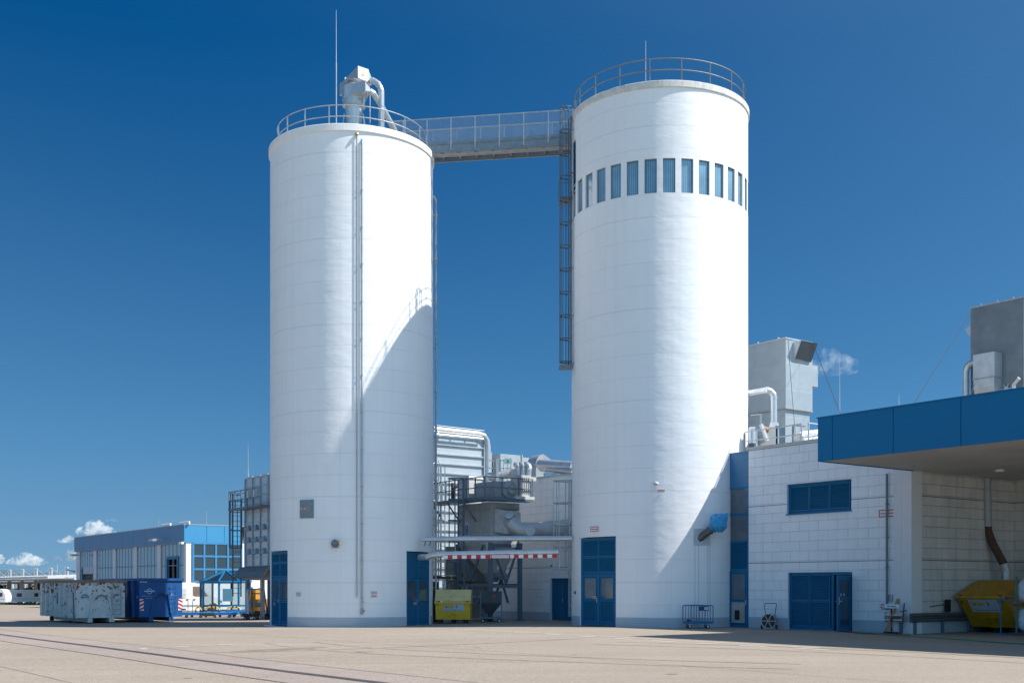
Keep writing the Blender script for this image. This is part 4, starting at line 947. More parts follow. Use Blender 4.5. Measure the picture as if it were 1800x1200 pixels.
wall_sign(on_silo(B, 657, 1041), .27, .10, 'Sprinkler', .05, 'upper of two small red bordered plates right of the riser pipes')
wall_sign(on_silo(B, 657, 1047), .27, .08, 'Steigleitung', .04, 'lower of two small red bordered plates right of the riser pipes')
wall_sign(on_silo(B, 525, 1044), .26, .19, ['Zutritt nur', 'für Personal', 'gestattet'], .045, 'small pale notice with grey print beside the left blue door of the shorter tower', False, ink=mat('grey_print', (.35, .37, .42), .6), back=mat('pale_notice', (.6, .62, .66), .6))
wall_sign(on_wall(1555, 1065.5), .30, .20, ['Achtung', 'Laderampe'], .05, 'faded pink bordered notice low on the hall wall beside the rain pipe', True)
for (S, px, py, out, lab, c1, c2) in ((A, 1045, 1049, -.02, 'pair of small pictogram stickers on the left pane of the taller tower door', red, blue_p), (B, 729, 1060, -.02, 'small pictogram sticker between the panes of the right door of the shorter tower', red, blue_p), (B, 484, 1061, 0, 'small red and blue sticker on the left door of the shorter tower', red, blue_p)):
    M = on_silo(S, px, py, out+.05); g = MB(M)
    for i, m_ in enumerate((0, 1, 0)): g.cur = m_; g.box(-.10+i*.07, -.045+i*.07, -.005, 0, -.04, .04)
    g.cur = 2; g.box(-.11, .1, 0, .002, -.05, .05)
    plain('sticker', g, [c1, c2, white], lab, 'sticker')
g = MB(on_silo(A, 1012, 1041)); g.box(-.04, .04, -.05, 0, -.06, .06); g.box(.03, .07, -.03, 0, -.03, .02); plain('wall_switch', g, greyd, 'small dark switch box on the taller tower left of its blue doors', 'switch')
g = MB(WALL); xx = AX(1563.5); g.box(xx-.02, xx+.15, -.06, 0, 1.15, 1.4); plain('socket_box', g, steel_d, 'small grey box on the hall wall above the guard rail', 'box')

# ------------------------------------------------------------------ things standing by the right wall
# flat trolley with bar sides
def wheel(M, r, w_, parent, m=black, hubm=steel, name='wheel'):
    g = MB(M @ Matrix.Rotation(pi/2, 4, 'X')); g.lathe([(r*.55, -w_/2), (r*.92, -w_/2), (r, -w_*.3), (r, w_*.3), (r*.92, w_/2), (r*.55, w_/2)], 20); o = g.build(name, m, parent)
    g = MB(M @ Matrix.Rotation(pi/2, 4, 'X')); g.lathe([(0, -w_*.4), (r*.56, -w_*.35), (r*.56, w_*.35), (0, w_*.4)], 16); g.build('rim', hubm, o); return o
dt = 46.2; Mt = T(Q(1203.5)*dt, dt, 0, R_(4)); tw = 1.1
tr = thing('transport_trolley', Mt, 'blue barred transport trolley on black castors against the taller tower', 'trolley')
g = MB(Mt); g.box(0, tw, -.3, .35, .22, .27); g.box(0, tw, -.32, -.30, .19, .29); g.build('deck', blue_paint, tr)
for y in (-.28, .33):
    g = MB(Mt); off_ = .19 if y < 0 else 0; x0, x1 = .0+off_*.0, tw
    if y < 0: x0, x1 = .20, tw-.0
    else: x0, x1 = .0, tw-.18
    g.tube([(x0, y, .27), (x0, y, .88), (x0+.04, y, .93), (x1-.04, y, .93), (x1, y, .88), (x1, y, .27)], .02, 8)
    n = 8
    for k in range(1, n): x = x0+(x1-x0)*k/n; g.tube([(x, y, .27), (x, y, .93)], .011, 6)
    g.build('side_rail', blue_paint, tr)
g = MB(Mt); g.box(.50, .92, -.31, -.30, .72, .90); sg = g.build('sign_plate', mat('navy_plate', (.01, .03, .16), .4), tr)
g = MB(Mt); g.box(.74, .90, -.314, -.311, .76, .86); g.build('white_field', white, sg); text('4361', .07, Mt @ T(.82, -.318, .81), blue_p, sg)
for x in (.16, .9):
    for y in (-.24, .27):
        c = wheel(Mt @ T(x+(.05 if y > 0 else 0), y, .085-.0), .085, .045, tr, black, steel, 'castor'); g = MB(Mt); g.box(x-.05, x+.07, y-.03, y+.03, .15, .22); g.build('fork', steel, c)
g = MB(Mt)
g.lathe([(0, .10), (.07, .08), (.09, .02), (.07, 0)], 9, c=(.17, .05, .27)); g.lathe([(0, .07), (.06, .05), (.07, 0)], 7, c=(.24, .0, .27)); plain('rag_bundle', g, mat('red_rag', (.25, .02, .025), .9), 'small dark red bundle lying on the left end of the blue trolley', 'rag')
g = MB(Mt); g.box(.35, .85, -.1, .1, .272, .30); plain('plank', g, wood, 'short brown plank lying on the deck of the blue trolley', 'plank')
# hose reel cart
dr = 45.3; Mr = T(Q(1352)*dr, dr, 0, R_(-30))
hr = thing('hose_reel', Mr, 'wheeled hose reel with a tall looped handle by the hall wall', 'hose reel')
g = MB(Mr @ T(0, 0, .33) @ Matrix.Rotation(pi/2, 4, 'X')); 
for z in (-.15, .15): g.lathe([(.29, z-.008), (.31, z-.008), (.31, z+.008), (.29, z+.008), (.29, z-.008)], 24)
for k in range(6):
    a_ = k*pi/3
    for z in (-.15, .15): g.bar((.04*cos(a_), .04*sin(a_), z), (.30*cos(a_), .30*sin(a_), z), .025, .012)
g.tube([(0, 0, -.2), (0, 0, .2)], .03, 10); g.build('reel', steel, hr)
g = MB(Mr @ T(0, 0, .33) @ Matrix.Rotation(pi/2, 4, 'X')); prof = [(.1, -.13)]
for k in range(9): z = -.115+k*.029; prof += [(.245, z-.014), (.265, z), (.245, z+.014)]
g.lathe(prof+[(.1, .13)], 24); g.build('hose', mat('dark_red_hose', (.06, .025, .03), .6), hr)
g = MB(Mr); g.tube([(-.14, .17, .1), (-.22, .18, .75), (-.25, .19, .98), (-.2, .19, 1.03), (.2, .19, 1.03), (.25, .19, .98), (.2, .18, .75), (.14, .17, .1)], .016, 8); g.tube([(-.3, -.0, .09), (.3, .0, .09)], .015, 6); g.build('handle', steel_b, hr)
for x in (-.3, .3): wheel(Mr @ T(x, 0, .09) @ Matrix.Rotation(pi/2, 4, 'Z'), .09, .05, hr, black, bright_yellow if x > 0 else steel)
# hoses on the ground
def hose(pts, m, label, r=.02):
    w3 = []
    for px, py in pts:
        d = 1.7*F_/(py-HZ); w3.append(Vector((Q(px)*d, d, gz(Q(px)*d, d)+r+.008)))
    sm_ = []
    for i in range(len(w3)-1):
        p0, p1, p2, p3 = w3[max(0, i-1)], w3[i], w3[i+1], w3[min(len(w3)-1, i+2)]
        for k in range(6):
            t = k/6; sm_.append(.5*((2*p1)+(p2-p0)*t+(2*p0-5*p1+4*p2-p3)*t*t+(3*p1-p0-3*p2+p3)*t**3))
    sm_.append(w3[-1]); g = MB(); g.tube(sm_, r, 8); plain('garden_hose', g, m, label, 'hose')
hose([(1506, 1114.5), (1530, 1113.6), (1562, 1116.5), (1600, 1119), (1650, 1122), (1700, 1125), (1750, 1129.5), (1830, 1134)], hosegreen, 'long green hose lying across the shaded ground in front of the recess')
hose([(1470, 1108.5), (1480, 1110), (1502, 1112), (1520, 1114), (1560, 1114.8), (1600, 1117)], hosered, 'dark red hose trailing from the open door along the shaded ground')
# crash barrier
gr = thing('crash_barrier', WALL @ T(-.7, -.3, 0), 'low galvanised crash barrier wrapping the pier and running along the recess wall', 'crash barrier')
W3 = [(-.0, .42), (-.075, .47), (-.075, .52), (0, .56), (0, .60), (-.075, .64), (-.075, .69), (0, .74), (.015, .74), (.015, .42)]
g = MB(WALL @ T(0, -.25, 0)); g.prism(W3, AX(1556, -.3), AX(1588, -.3)); g.box(AX(1556, -.3)-.02, AX(1556, -.3), -.08, .02, .40, .76); g.build('end_rail', steel, gr)
g = MB(WALL @ T(.18, 0, 0) @ Matrix.Rotation(pi/2, 4, 'Z')); g.prism([(-y-.0, z) for y, z in W3][::-1], -.3, 4.6); g.build('rail', steel_d, gr) if False else None
g = MB(WALL @ T(.12, -.3, 0) @ Matrix.Rotation(pi/2, 4, 'Z')); g.prism(W3, 0, 3.9); g.build('rail', mat('weathered_rail', (.12, .14, .15), .6, .3, var=.3), gr)
for x, y in ((-.35, -.18), (.06, .1), (.06, 1.8), (.06, 3.5)):
    g = MB(WALL); g.box(x-.05, x+.05, y-.03, y+.03, 0, .7); g.build('post', steel_b, gr)
g = MB(WALL); g.box(AX(1556, -.3)+.15, AX(1588, -.3)-.1, -.335, -.328, .555, .605); g.build('slot', greyd, gr)
# tape barrier post with sign, leaning broom, board
Mp = WALL @ T(AX(1567, -.9), -.9, 0)
bp = thing('barrier_post', Mp, 'red and black post on a rubber foot carrying a small white sign', 'post')
g = MB(Mp); g.box(-.25, .25, -.12, .12, 0, .09); g.build('foot', black, bp)
g = MB(Mp)
for k in range(5): g.cur = k % 2; g.tube([(0-.0, 0, .09+k*.165), (0, 0, .09+(k+1)*.165)], .03, 10, False)
g.build('pole', [black, red], bp)
g = MB(Mp); g.box(-.28, .32, -.02, .0, .93, 1.07); pl = g.build('sign_plate', white, bp); text('Durchgang', .085, Mp @ T(.02, -.025, 1.0), blue_p, pl)
def leaner(name, a_, b_, w_, m, label, cat):
    g = MB(WALL); g.bar(a_, b_, w_); plain(name, g, m, label, cat)
leaner('timber_batten', (-.72, -.55, .0), (-.52, -.06, 1.25), .09, wood, 'brown batten leaning on the white pier behind the barrier post', 'batten')
leaner('metal_bar', (-.05, -.55, .0), (-.08, -.34, 1.1), .035, brown, 'thin rust red bar leaning on the crash barrier corner', 'bar')
br_ = thing('push_broom', WALL @ T(.5, -.2, .75), 'broom with a long dark handle lying along the top of the crash barrier', 'broom')
g = MB(WALL); g.tube([(-.25, -.35, .80), (.10, 2.0, 1.05)], .02, 8); g.build('handle', greyd, br_)
g = MB(WALL); g.box(.05, .13, 1.95, 2.22, .76, 1.22); g.build('head', black, br_)
# tilting skips
def skip(M, w_, paint_m, lid_m, label, num=None, lid_full=True, depth=2.0, h=1.25, over=.62):
    t = thing('tipping_skip', M, label, 'skip')
    g = MB(M); g.prism([(0, .2), (depth*.62, .2), (depth*.75, .6), (depth*.75, h), (-over, h)][::-1], 0, w_); b_ = g.build('body', paint_m, t)
    g = MB(M)
    g.box(-.05, w_+.05, -over-.06, -over+.02, h-.03, h+.06); g.box(-.05, -.0, -over, depth*.75, h-.03, h+.05); g.box(w_, w_+.05, -over, depth*.75, h-.03, h+.05); g.build('rim', paint_m, t)
    g = MB(M); lid = [(-over-.05, h+.07), (depth*.22, h+.62), (depth*.76, h+.62), (depth*.76, h+.07)]
    g.prism(lid[::-1], -.03, w_+.03); g.build('lid', lid_m, t)
    nx = Vector((0, -h+.2, -over)).normalized()
    ang = math.atan2(over, h-.2)
    ML = M @ T(0, 0, .2) @ Matrix.Rotation(ang, 4, 'X')
    L = math.hypot(over, h-.2)
    g = MB(ML); g.box(w_*.20, w_*.82, -.012, -.002, L*.52, L*.93); lb = g.build('label_plate', mat('pale_label', (.48, .53, .62), .5, var=.05), t)
    text('Högler', .17, ML @ T(w_*.36, -.016, L*.80), bright_yellow, lb, ext=.003, bold=.02); text('Högler', .17, ML @ T(w_*.363, -.0135, L*.795), blue_p, lb, ext=.001, bold=.028)
    g = MB(ML); g.cur = 0; g.box(w_*.555, w_*.59, -.018, -.013, L*.75, L*.88); g.cur = 1; g.box(w_*.592, w_*.62, -.018, -.013, L*.73, L*.86); g.build('emblem', [bright_yellow, blue_p], lb)
    text('Entsorgung  Recycling  Container', .068, ML @ T(w_*.5, -.016, L*.585), blue_p, lb, ext=.002)
    g = MB(ML); g.box(w_*.42, w_*.45, -.05, 0, .05, L*.34); g.box(w_*.58, w_*.61, -.05, 0, .05, L*.34); g.box(w_*.40, w_*.63, -.04, 0, L*.34, L*.37); g.box(w_*.43, w_*.60, -.06, 0, .02, .1); g.build('fork_pocket', paint_m, t)
    for x in (.12*w_, .5*w_, .85*w_):
        g = MB(M); g.box(x-.08, x+.08, .08, depth*.55, .02, .2); g.build('skid', black, t)
    g = MB(M); 
    for x in (.08, w_-.2): g.box(x, x+.15, -over-.085, -over-.05, h+.06, h+.10)
    g.build('hinge', brown, t)
    if num:
        M3 = M @ T(w_, .45, h-.28) @ Matrix.Rotation(pi/2, 4, 'Z'); text(num, .26, M3 @ T(0, -.006, 0), mat('dark_ochre', (.05, .04, .01), .7), t, name='number')
        g = MB(M); g.box(w_+.001, w_+.06, depth*.2, depth*.75, .75, .80); g.build('fork_sleeve', black, t)
    return t
Ms = WALL @ T(0, 0, 0)
# skip under the duct: front bottom-left corner under px 1708 at depth ~44.3
d_ = 42.7; Msk = T(Q(1708)*d_, d_, 0, ANG)
skip(Msk, 1.85, yellow2, yellow2, 'dark mustard yellow lidded skip numbered 278 under the canopy duct', '278', depth=2.2, h=1.30, over=.95)
d_ = 53.4; gg = gz(-3.5, 53.4); Msk = T(Q(766)*d_, d_, gg, R_(-2))
skip(Msk, 1.62, yellow, yellowl, 'bright yellow skip with a pale lid beside the right door of the shorter tower', None, depth=1.6, h=.98, over=.14)
# stillage with wrapped sacks at the picture's right edge
d_ = 39.6; Mb = T(Q(1787)*d_, d_, 0, ANG+R_(12))
stl = thing('stillage', Mb, 'two-tier steel stillage with blue and green posts at the right edge under the canopy', 'stillage')
for x, y in ((0, 0), (1.2, 0), (0, 1.0), (1.2, 1.0)):
    g = MB(Mb); g.bar((x, y, 0), (x, y, 2.05), .05); g.build('post', mat('teal_post', (.02, .17, .2), .5) if y == 0 and x == 0 else blue_paint, stl)
for z in (.12, 1.12):
    g = MB(Mb); g.box(-.1, 1.25, -.08, 1.05, z-.1, z-.03); g.build('pallet', greyd, stl)
g = MB(Mb); g.bar((-.5, -.1, .03), (-.5, -.1, 1.3), .04); g.bar((-.6, -.1, 1.22), (0, -.1, 1.22), .04); g.box(-.62, -.3, -.3, .1, 0, .05); g.build('side_post', blue_paint, stl)
k_ = 0
for z in (.12, 1.12):
    g = MB(Mb); n = 14; rings = []
    for i in range(9):
        t_ = i/8; zz_ = z+.86*t_; s_ = .55+.06*sin(pi*t_)-(.12 if i in (0, 8) else 0)
        rings.append([(.6+s_*(1+.05*random.uniform(-1, 1))*math.copysign(abs(cos(2*pi*k/n))**.3, cos(2*pi*k/n)), .5+s_*.85*(1+.05*random.uniform(-1, 1))*math.copysign(abs(sin(2*pi*k/n))**.3, sin(2*pi*k/n)), zz_) for k in range(n)])
    for a_, b_ in zip(rings, rings[1:]):
        for k in range(n): g.face([a_[k], a_[(k+1) % n], b_[(k+1) % n], b_[k]], None, True)
    g.face(rings[-1]); o = g.build('wrapped_sack', film, None, weld=True); tag(o, ('lower' if z < 1 else 'upper')+' bulging sack in white film on the stillage at the right edge', 'sack', 'wrapped sacks on the stillage')
ld = thing('aluminium_ladder', T(Q(1795)*42.5, 42.5, 1.0, ANG), 'aluminium ladder leaning upright above the stillage at the right edge', 'ladder')
Ml = T(Q(1791)*42.5, 42.5, 0, ANG+R_(10))
for x in (0, .38): g = MB(Ml); g.bar((x, 0, .0), (x-.08, 1.0, 2.9), .05); g.build('stile', sheet, ld)
for k in range(10): g = MB(Ml); t_ = (k+.5)/10; g.bar((-.08*t_, t_, 2.9*t_), (.38-.08*t_, t_, 2.9*t_), .03); g.build('rung', sheet, ld)

# ------------------------------------------------------------------ between the towers
gm_ = gz(-1.5, 55)
MF = T(Q(862)*55.5, 55.5, gm_, ANG)
def fz(py, d=55.5): return ZZ(py, d)-gm_
fm = thing('dust_filter', MF, 'grey filter machine on blue-grey steel legs with a railed platform, between the two towers', 'machine')
zt, zb = fz(880), fz(957); zh = fz(1006)
g = MB(MF); g.box(-2.9, -.02, .02, 1.78, zb, zt-.05); g.build('casing', mat('grey_beige_casing', (.46, .46, .45), .6, .15, var=.2, build=seams(1.45, 1.1, .01, .6, 0, .004, .93)), fm)
g = MB(MF); g.hexa([(-1.55, .55, zh), (-.65, .55, zh), (-.65, 1.25, zh), (-1.55, 1.25, zh)], [(-2.85, .05, zb), (-.05, .05, zb), (-.05, 1.75, zb), (-2.85, 1.75, zb)]); g.build('hopper', grey, fm)
g = MB(MF); g.hexa([(-1.3, .7, zh-.45), (-.9, .7, zh-.45), (-.9, 1.1, zh-.45), (-1.3, 1.1, zh-.45)], [(-1.5, .6, zh), (-.7, .6, zh), (-.7, 1.2, zh), (-1.5, 1.2, zh)]); g.tube([(-.8, .9, zh-.15), (-.2, .9, zh-.15)], .16, 12); g.tube([(-.35, .9, zh-.15), (-.1, .9, zh-.15)], .22, 12); g.build('rotary_valve', steel_d, fm)
for x, y in ((-2.96, 0), (0, 0), (0, 1.8), (-2.96, 1.8)):
    g = MB(MF); g.box(x-.09, x+.09, y-.09, y+.09, 0, zb+.12); g.box(x-.17, x+.17, y-.17, y+.17, 0, .04); g.build('leg', steel_b, fm)
g = MB(MF)
for y in (-.02, 1.8):
    g.bar((-2.4, y, zb), (-1.0, y, .9), .09); g.bar((-.6, y, zb), (-2.3, y, .9), .09)
    g.box(-2.87, -.09, y-.05, y+.05, 1.72, 1.86)
g.bar((0, .1, zb), (0, .95, 1.85), .09); g.bar((0, 1.7, zb), (0, .95, 1.85), .09); g.box(-.06, .06, .09, 1.71, 1.65, 1.82); g.box(-.06, .06, .09, 1.71, zb-.1, zb+.06); g.build('bracing', steel_b, fm)
g = MB(MF); g.box(-2.8, -.4, -.10, -.03, 1.9, 1.96)
for k in range(7): g.box(-2.6+k*.16, -2.52+k*.16, -.12, -.10, 1.88, 2.0)
g.build('cable_tray', brown, fm)
# platform and railing
pz = zt
g = MB(MF); g.box(-4.35, .12, -.85, -.0, pz, pz+.09); g.box(-.0, .75, -.85, 2.1, pz+.001, pz+.08); g.build('platform', steel_b, fm)
g = MB(MF)
for x in (-4.0, -2.6, -1.2): g.bar((x, -.8, pz), (x, -.02, pz-.95), .06)
g.build('bracket', steel_b, fm)
g = MB(MF); P5 = [(-4.3, -.02), (-4.3, -.82), (.7, -.82), (.7, 2.05)]
for h in (1.1, .6, .12):
    for a_, b_ in zip(P5, P5[1:]): g.bar((*a_, pz+h), (*b_, pz+h), .045)
g.build('guard_rail', steel_b, fm)
for x, y in [(-4.3, -.02), (-4.3, -.82), (-3.5, -.82), (-2.7, -.82), (-1.9, -.82), (-.9, -.82), (-.1, -.82), (.7, -.82), (.7, .2), (.7, 1.2), (.7, 2.05)]:
    g = MB(MF); g.bar((x, y, pz), (x, y, pz+1.12), .05); g.build('post', steel_b, fm)
L_ = cage_ladder(fm, MF @ T(-1.15, -.95, 0), 0, pz+1.1, 2.9, pz+1.1, w_=.5, dep=.7)
# things on top
g = MB(MF); g.box(-2.6, -1.7, -.1, .7, pz+.15, pz+1.22); g.hexa([(-2.65, -.15, pz+1.22), (-1.65, -.15, pz+1.22), (-1.65, .75, pz+1.22), (-2.65, .75, pz+1.22)], [(-2.6, -.1, pz+1.3), (-1.7, -.1, pz+1.36), (-1.7, .7, pz+1.36), (-2.6, .7, pz+1.3)]); g.build('control_box', grey, fm)
g = MB(MF); g.face([(-2.3, -.105, pz+.75), (-2.1, -.105, pz+.75), (-2.2, -.105, pz+.95)]); g.build('warning_sign', mat('orange_sign', (.6, .22, .05), .5), fm)
g = MB(MF); g.box(-1.4, .35, .0, 1.7, pz+.1, pz+.95); g.build('fan_casing', steel_d, fm)
g = MB(MF @ T(.35, .85, pz+.55) @ Matrix.Rotation(pi/2, 4, 'Y')); g.lathe([(0, 0), (.42, .0), (.42, .10), (.2, .12), (.2, .3), (0, .3)], 20); g.build('fan_cover', steel, fm)
g = MB(MF); g.tube([(-2.95, -.2, pz+.1), (-2.95, -.2, pz+.8), (-2.95, .1, pz+1.0)], .09, 10); g.tube([(-3.2, -.1, pz+.1), (-3.2, -.1, pz+1.1)], .08, 10); g.build('valve_stack', brown, fm)
g = MB(MF); g.box(.1, .62, 1.15, 2.0, pz+.25, pz+1.3); g.box(.0, .75, 1.0, 2.15, pz+.1, pz+.25); g.build('motor', grey, fm)
g = MB(MF)
for k in range(6): g.box(.62, .65, 1.2+k*.13, 1.24+k*.13, pz+.35, pz+1.2)
g.build('cooling_fins', steel_d, fm)
# three curved pipes at the back
for k in range(3):
    x, y = -.25+k*.27, 1.9+k*.12; g = MB(MF); z0_ = pz+1.2
    g.tube([(x, y, z0_-.1), (x, y, z0_+.42)]+[(x-.3+.3*cos(t_*pi/14), y+.05, z0_+.42+.32*sin(t_*pi/14)) for t_ in range(1, 8)]+[(x-.55, y+.3, z0_+.70)], .125, 14); g.build('pipe', sheet, fm)
g = MB(MF); g.box(-.5, .55, 1.75, 2.4, pz+1.05, pz+1.25); g.build('pipe_box', grey, fm)
# big duct on the right side
di = 56.2
g = MB(MF); g.hexa([(.0, .25, fz(934)), (.6, .55, fz(938)), (.6, 1.4, fz(938)), (.0, 1.7, fz(934))], [(.0, .25, fz(892)), (.6, .55, fz(898)), (.6, 1.4, fz(898)), (.0, 1.7, fz(892))]); g.build('inlet_hood', mat('pale_hood', (.50, .49, .47), .5, .2, var=.15), fm)
g = MB(); pts = [P(884, 915, di), P(892, 916, di-.4), P(900, 920, di-.6), P(906, 927, di-.6), P(914, 932, di-.6), P(926, 933, di-.55), P(945, 932, di-.4), P(990, 930.5, di-.1), P(1010, 930, di+.1)]
g.tube(pts, .41, 22)
for i in (1, 2, 3, 4, 5, 6): v = (Vector(pts[i+1])-Vector(pts[i])).normalized(); g.tube([Vector(pts[i]), Vector(pts[i])+v*.03], .425, 22)
g.build('main_duct', mat('duct_grey', (.50, .51, .52), .45, .45, var=.15), fm)
c = P(932, 932, di-.95); g = MB(T(c.x, c.y, c.z) @ Matrix.Rotation(pi/2, 4, 'X')); g.lathe([(.26, 0), (.26, .09), (.21, .09), (.20, .03), (0, .03)], 20); g.build('access_port', mat('duct_grey', (.50, .51, .52)), fm)
c = P(894, 905, di-.9); g = MB(T(c.x, c.y, c.z) @ Matrix.Rotation(R_(60), 4, 'X')); g.lathe([(.22, -.1), (.22, .06), (.17, .06), (.16, 0), (0, 0)], 20); g.build('access_port', mat('duct_grey', (.50, .51, .52)), fm)
# maker's panel: pale plate with a blue rounded pattern
M = MF @ T(-2.05, -.0, fz(932)); g = MB(M); g.box(-.19, .19, .0, .015, -.55, .55); wp = g.build('name_plate', mat('plate_pale', (.5, .56, .58), .5), fm)
g = MB(M)
for zc in (.22, -.0+.0):
    q = [(.10*cos(t_*pi/8), -.012, zc+.11*sin(t_*pi/8)) for t_ in range(17)]; g.tube(q, .022, 6, False)
for k in range(4): g.box(-.11+.05*(k % 2), .11-.03*(k % 3), -.01, -.002, -.44+k*.07, -.41+k*.07)
g.build('emblem', blue_p, wp)

# galvanised pipe run and clearance bar between the towers
pr_ = thing('pipe_bridge', Matrix.Translation(P(870, 950, 50.8)), 'two long horizontal galvanised pipes spanning low between the two white towers', 'pipe')
g = MB(); g.tube([P(744, 947.5, 51), P(1006, 946, 50)], .085, 12); g.tube([P(746, 944, 51.2), P(1006, 943, 50.2)], .045, 8); g.build('upper_pipe', sheet, pr_)
g = MB(); a_, b_ = P(747, 950, 51), P(1000, 949.5, 50); g.bar(a_, b_, .05, .05); 
for px in (749, 758): g.bar(P(px, 945, 51.2), P(px-3, 959, 51.2), .05)
g.build('support_rail', steel_b, pr_)
g = MB(); g.tube([P(738, 979, 51.4), P(752, 978.5, 50.9), P(758, 975.5, 50.8), P(768, 974, 50.7), P(982, 969.5, 50)], .135, 16); g.build('lower_pipe', sheet, pr_)
g = MB(); 
for px in (800, 856, 900, 935, 960): g.bar(P(px, 952, 50.6), P(px, 969, 50.6), .02)
g.build('hanger', steel, pr_)
cb = thing('clearance_bar', Matrix.Translation(P(880, 979, 50.3)), 'red and white striped height warning bar hanging under the pipe between the towers', 'warning bar')
a_, b_ = P(779, 978.8, 50.5), P(979, 976.6, 49.9); n = 24
g = MB(); 
va = (b_-a_)
for k in range(n):
    g.cur = k % 2; p0, p1 = a_+va*k/n, a_+va*(k+1)/n; nn = Vector((va.y, -va.x, 0)).normalized()*.02
    g.hexa([tuple(p0-nn*1+Vector((0, 0, -.075))), tuple(p0+nn+Vector((0, 0, -.075))), tuple(p1+nn+Vector((0, 0, -.075))), tuple(p1-nn+Vector((0, 0, -.075)))], [tuple(p0-nn+Vector((0, 0, .075))), tuple(p0+nn+Vector((0, 0, .075))), tuple(p1+nn+Vector((0, 0, .075))), tuple(p1-nn+Vector((0, 0, .075)))])
g.build('striped_board', [white, red], cb)
mid = a_+va*.505; M = T(mid.x, mid.y-.045, mid.z, math.atan2(va.y, va.x))
g = MB(M); g.cur = 1; g.box(-.43, .43, -.0, .02, -.08, .08); g.cur = 0; g.box(-.38, .38, -.008, -.001, -.062, .062); pl = g.build('text_plate', [white, red], cb); text('max. Durchfahrtshöhe  3,00', .062, M @ T(0, -.011, 0), black_p, pl)

# bins and cabinets below
hb = thing('hopper_bin', T(Q(866)*54.6, 54.6, gm_), 'dark slate hopper bin on small castors behind the steel ladder', 'bin')
g = MB(T(Q(845)*54.6, 54.6, gm_)); g.box(0, 1.02, 0, 1.0, .92, 1.5); g.hexa([(.25, .2, .42), (.6, .2, .42), (.6, .7, .42), (.25, .7, .42)], [(.0, 0, .92), (1.02, 0, .92), (1.02, 1, .92), (0, 1, .92)])
for k in range(10): g.box(.02+k*.1, .06+k*.1, -.02, 0, 1.44, 1.5)
g.build('hopper', greyd, hb)
g = MB(T(Q(845)*54.6, 54.6, gm_))
for x in (0, 1.0):
    for y in (0, .95): g.bar((x, y, .2), (x, y, 1.5), .05)
g.box(-.03, 1.05, -.03, 1.0, .18, .25); g.build('frame', steel_b, hb)
g = MB(T(Q(845)*54.6, 54.6, gm_)); g.face([(.55, -.02, 1.2), (.75, -.02, 1.2), (.65, -.02, 1.36)]); g.build('warning_sign', red, hb)
for x in (.1, .9):
    for y in (.05, .9): wheel(T(Q(845)*54.6+x, 54.6+y, gm_+.085), .085, .05, hb, black, steel, 'castor')
cab = thing('machine_cabinet', T(Q(820)*58, 58, gz(-2.3, 58)), 'wide pale grey machine cabinet with round openings behind the filter legs', 'cabinet')
gc = gz(-2.3, 58)
g = MB(); g.box(Q(783)*58, Q(860)*58, 58, 59.5, gc+.1, ZZ(960, 58)); g.build('casing', mat('cabinet_grey', (.30, .30, .29), .6, var=.15, build=seams(1.1, 1.3, .012, .5, 0, .004, .94)), cab)
for px, py, r in ((868-12, 1060, .0), (814, 1010, .09), (874, 1060, .24)):
    if r: c = P(px if px != 874 else 852, py, 57.98); g = MB(T(c.x, c.y, c.z) @ Matrix.Rotation(pi/2, 4, 'X')); g.lathe([(0, .02), (r, .02), (r, 0)], 20); g.build('opening', dark, cab)
c = P(817, 1033, 57.9); g = MB(T(c.x, c.y, c.z)); g.box(-.13, .13, 0, .03, -.18, .18); g.cur = 1; g.box(-.03, .03, -.01, 0, -.02, .13); g.cur = 2; g.tube([(.08*cos(t_*pi/8), -.012, -.07+.08*sin(t_*pi/8)) for t_ in range(17)], .014, 6, False); g.build('warning_plate', [white, black_p, red], cab)
c = P(809, 1037, 57.9); g = MB(T(c.x, c.y, c.z)); g.box(-.09, .09, 0, .03, -.09, .09); g.build('orange_plate', mat('amber_plate', (.65, .33, .03), .5), cab)
g = MB(); g.box(Q(783)*58, Q(860)*58, 57.93, 58, ZZ(1050, 58), ZZ(1046, 58)); g.build('ledge', steel, cab)
bc = thing('switch_cabinet', T(Q(763)*55.5, 55.5, gm_), 'tall dark slate switch cabinet right beside the shorter tower', 'cabinet')
g = MB(); g.box(Q(757)*55.5, Q(769)*55.5, 55.5, 56.2, gm_, ZZ(1022, 55.5)); g.build('casing', greyd, bc)
g = MB()
for px, py, k in ((759, 1033, 0), (762.5, 1032, 1), (763, 1036.5, 0)):
    g.cur = k; c = P(px, py, 55.47); g.box(c.x-.03, c.x+.03, c.y-.01, c.y+.02, c.z-.03, c.z+.03)
g.build('push_button', [red, bright_yellow], bc)
cv = thing('screw_conveyor', Matrix.Translation(P(780, 1014, 55)), 'dark horizontal beam with a pale top strip behind the bright yellow skip', 'conveyor')
g = MB(); a_, b_ = P(757, 1014.5, 55.2), P(800, 1014.5, 54.8); g.bar(a_, b_, .28, .12); g.build('trough', greyd, cv)
g = MB(); g.bar(a_+Vector((0, 0, .10)), b_+Vector((0, 0, .10)), .3, .03) ; g.build('cover', sheet, cv)
g = MB(); g.bar(P(780, 1016, 55), P(780, 1088, 55), .14); g.build('leg', steel, cv)
c = P(793.5, 1024, 54.7); g = MB(T(c.x, c.y, c.z) @ Matrix.Rotation(pi/2, 4, 'X')); g.lathe([(0, .1), (.17, .1), (.17, -.1), (0, -.1)], 18); g.build('drive', greyd, cv)
g = MB(); g.tube([P(793.5, 1028, 54.7), P(793.5, 1047, 54.5)], .07, 12); g.build('drop_hose', mat('faded_red_hose', (.30, .06, .045), .7), cv)
g = MB()
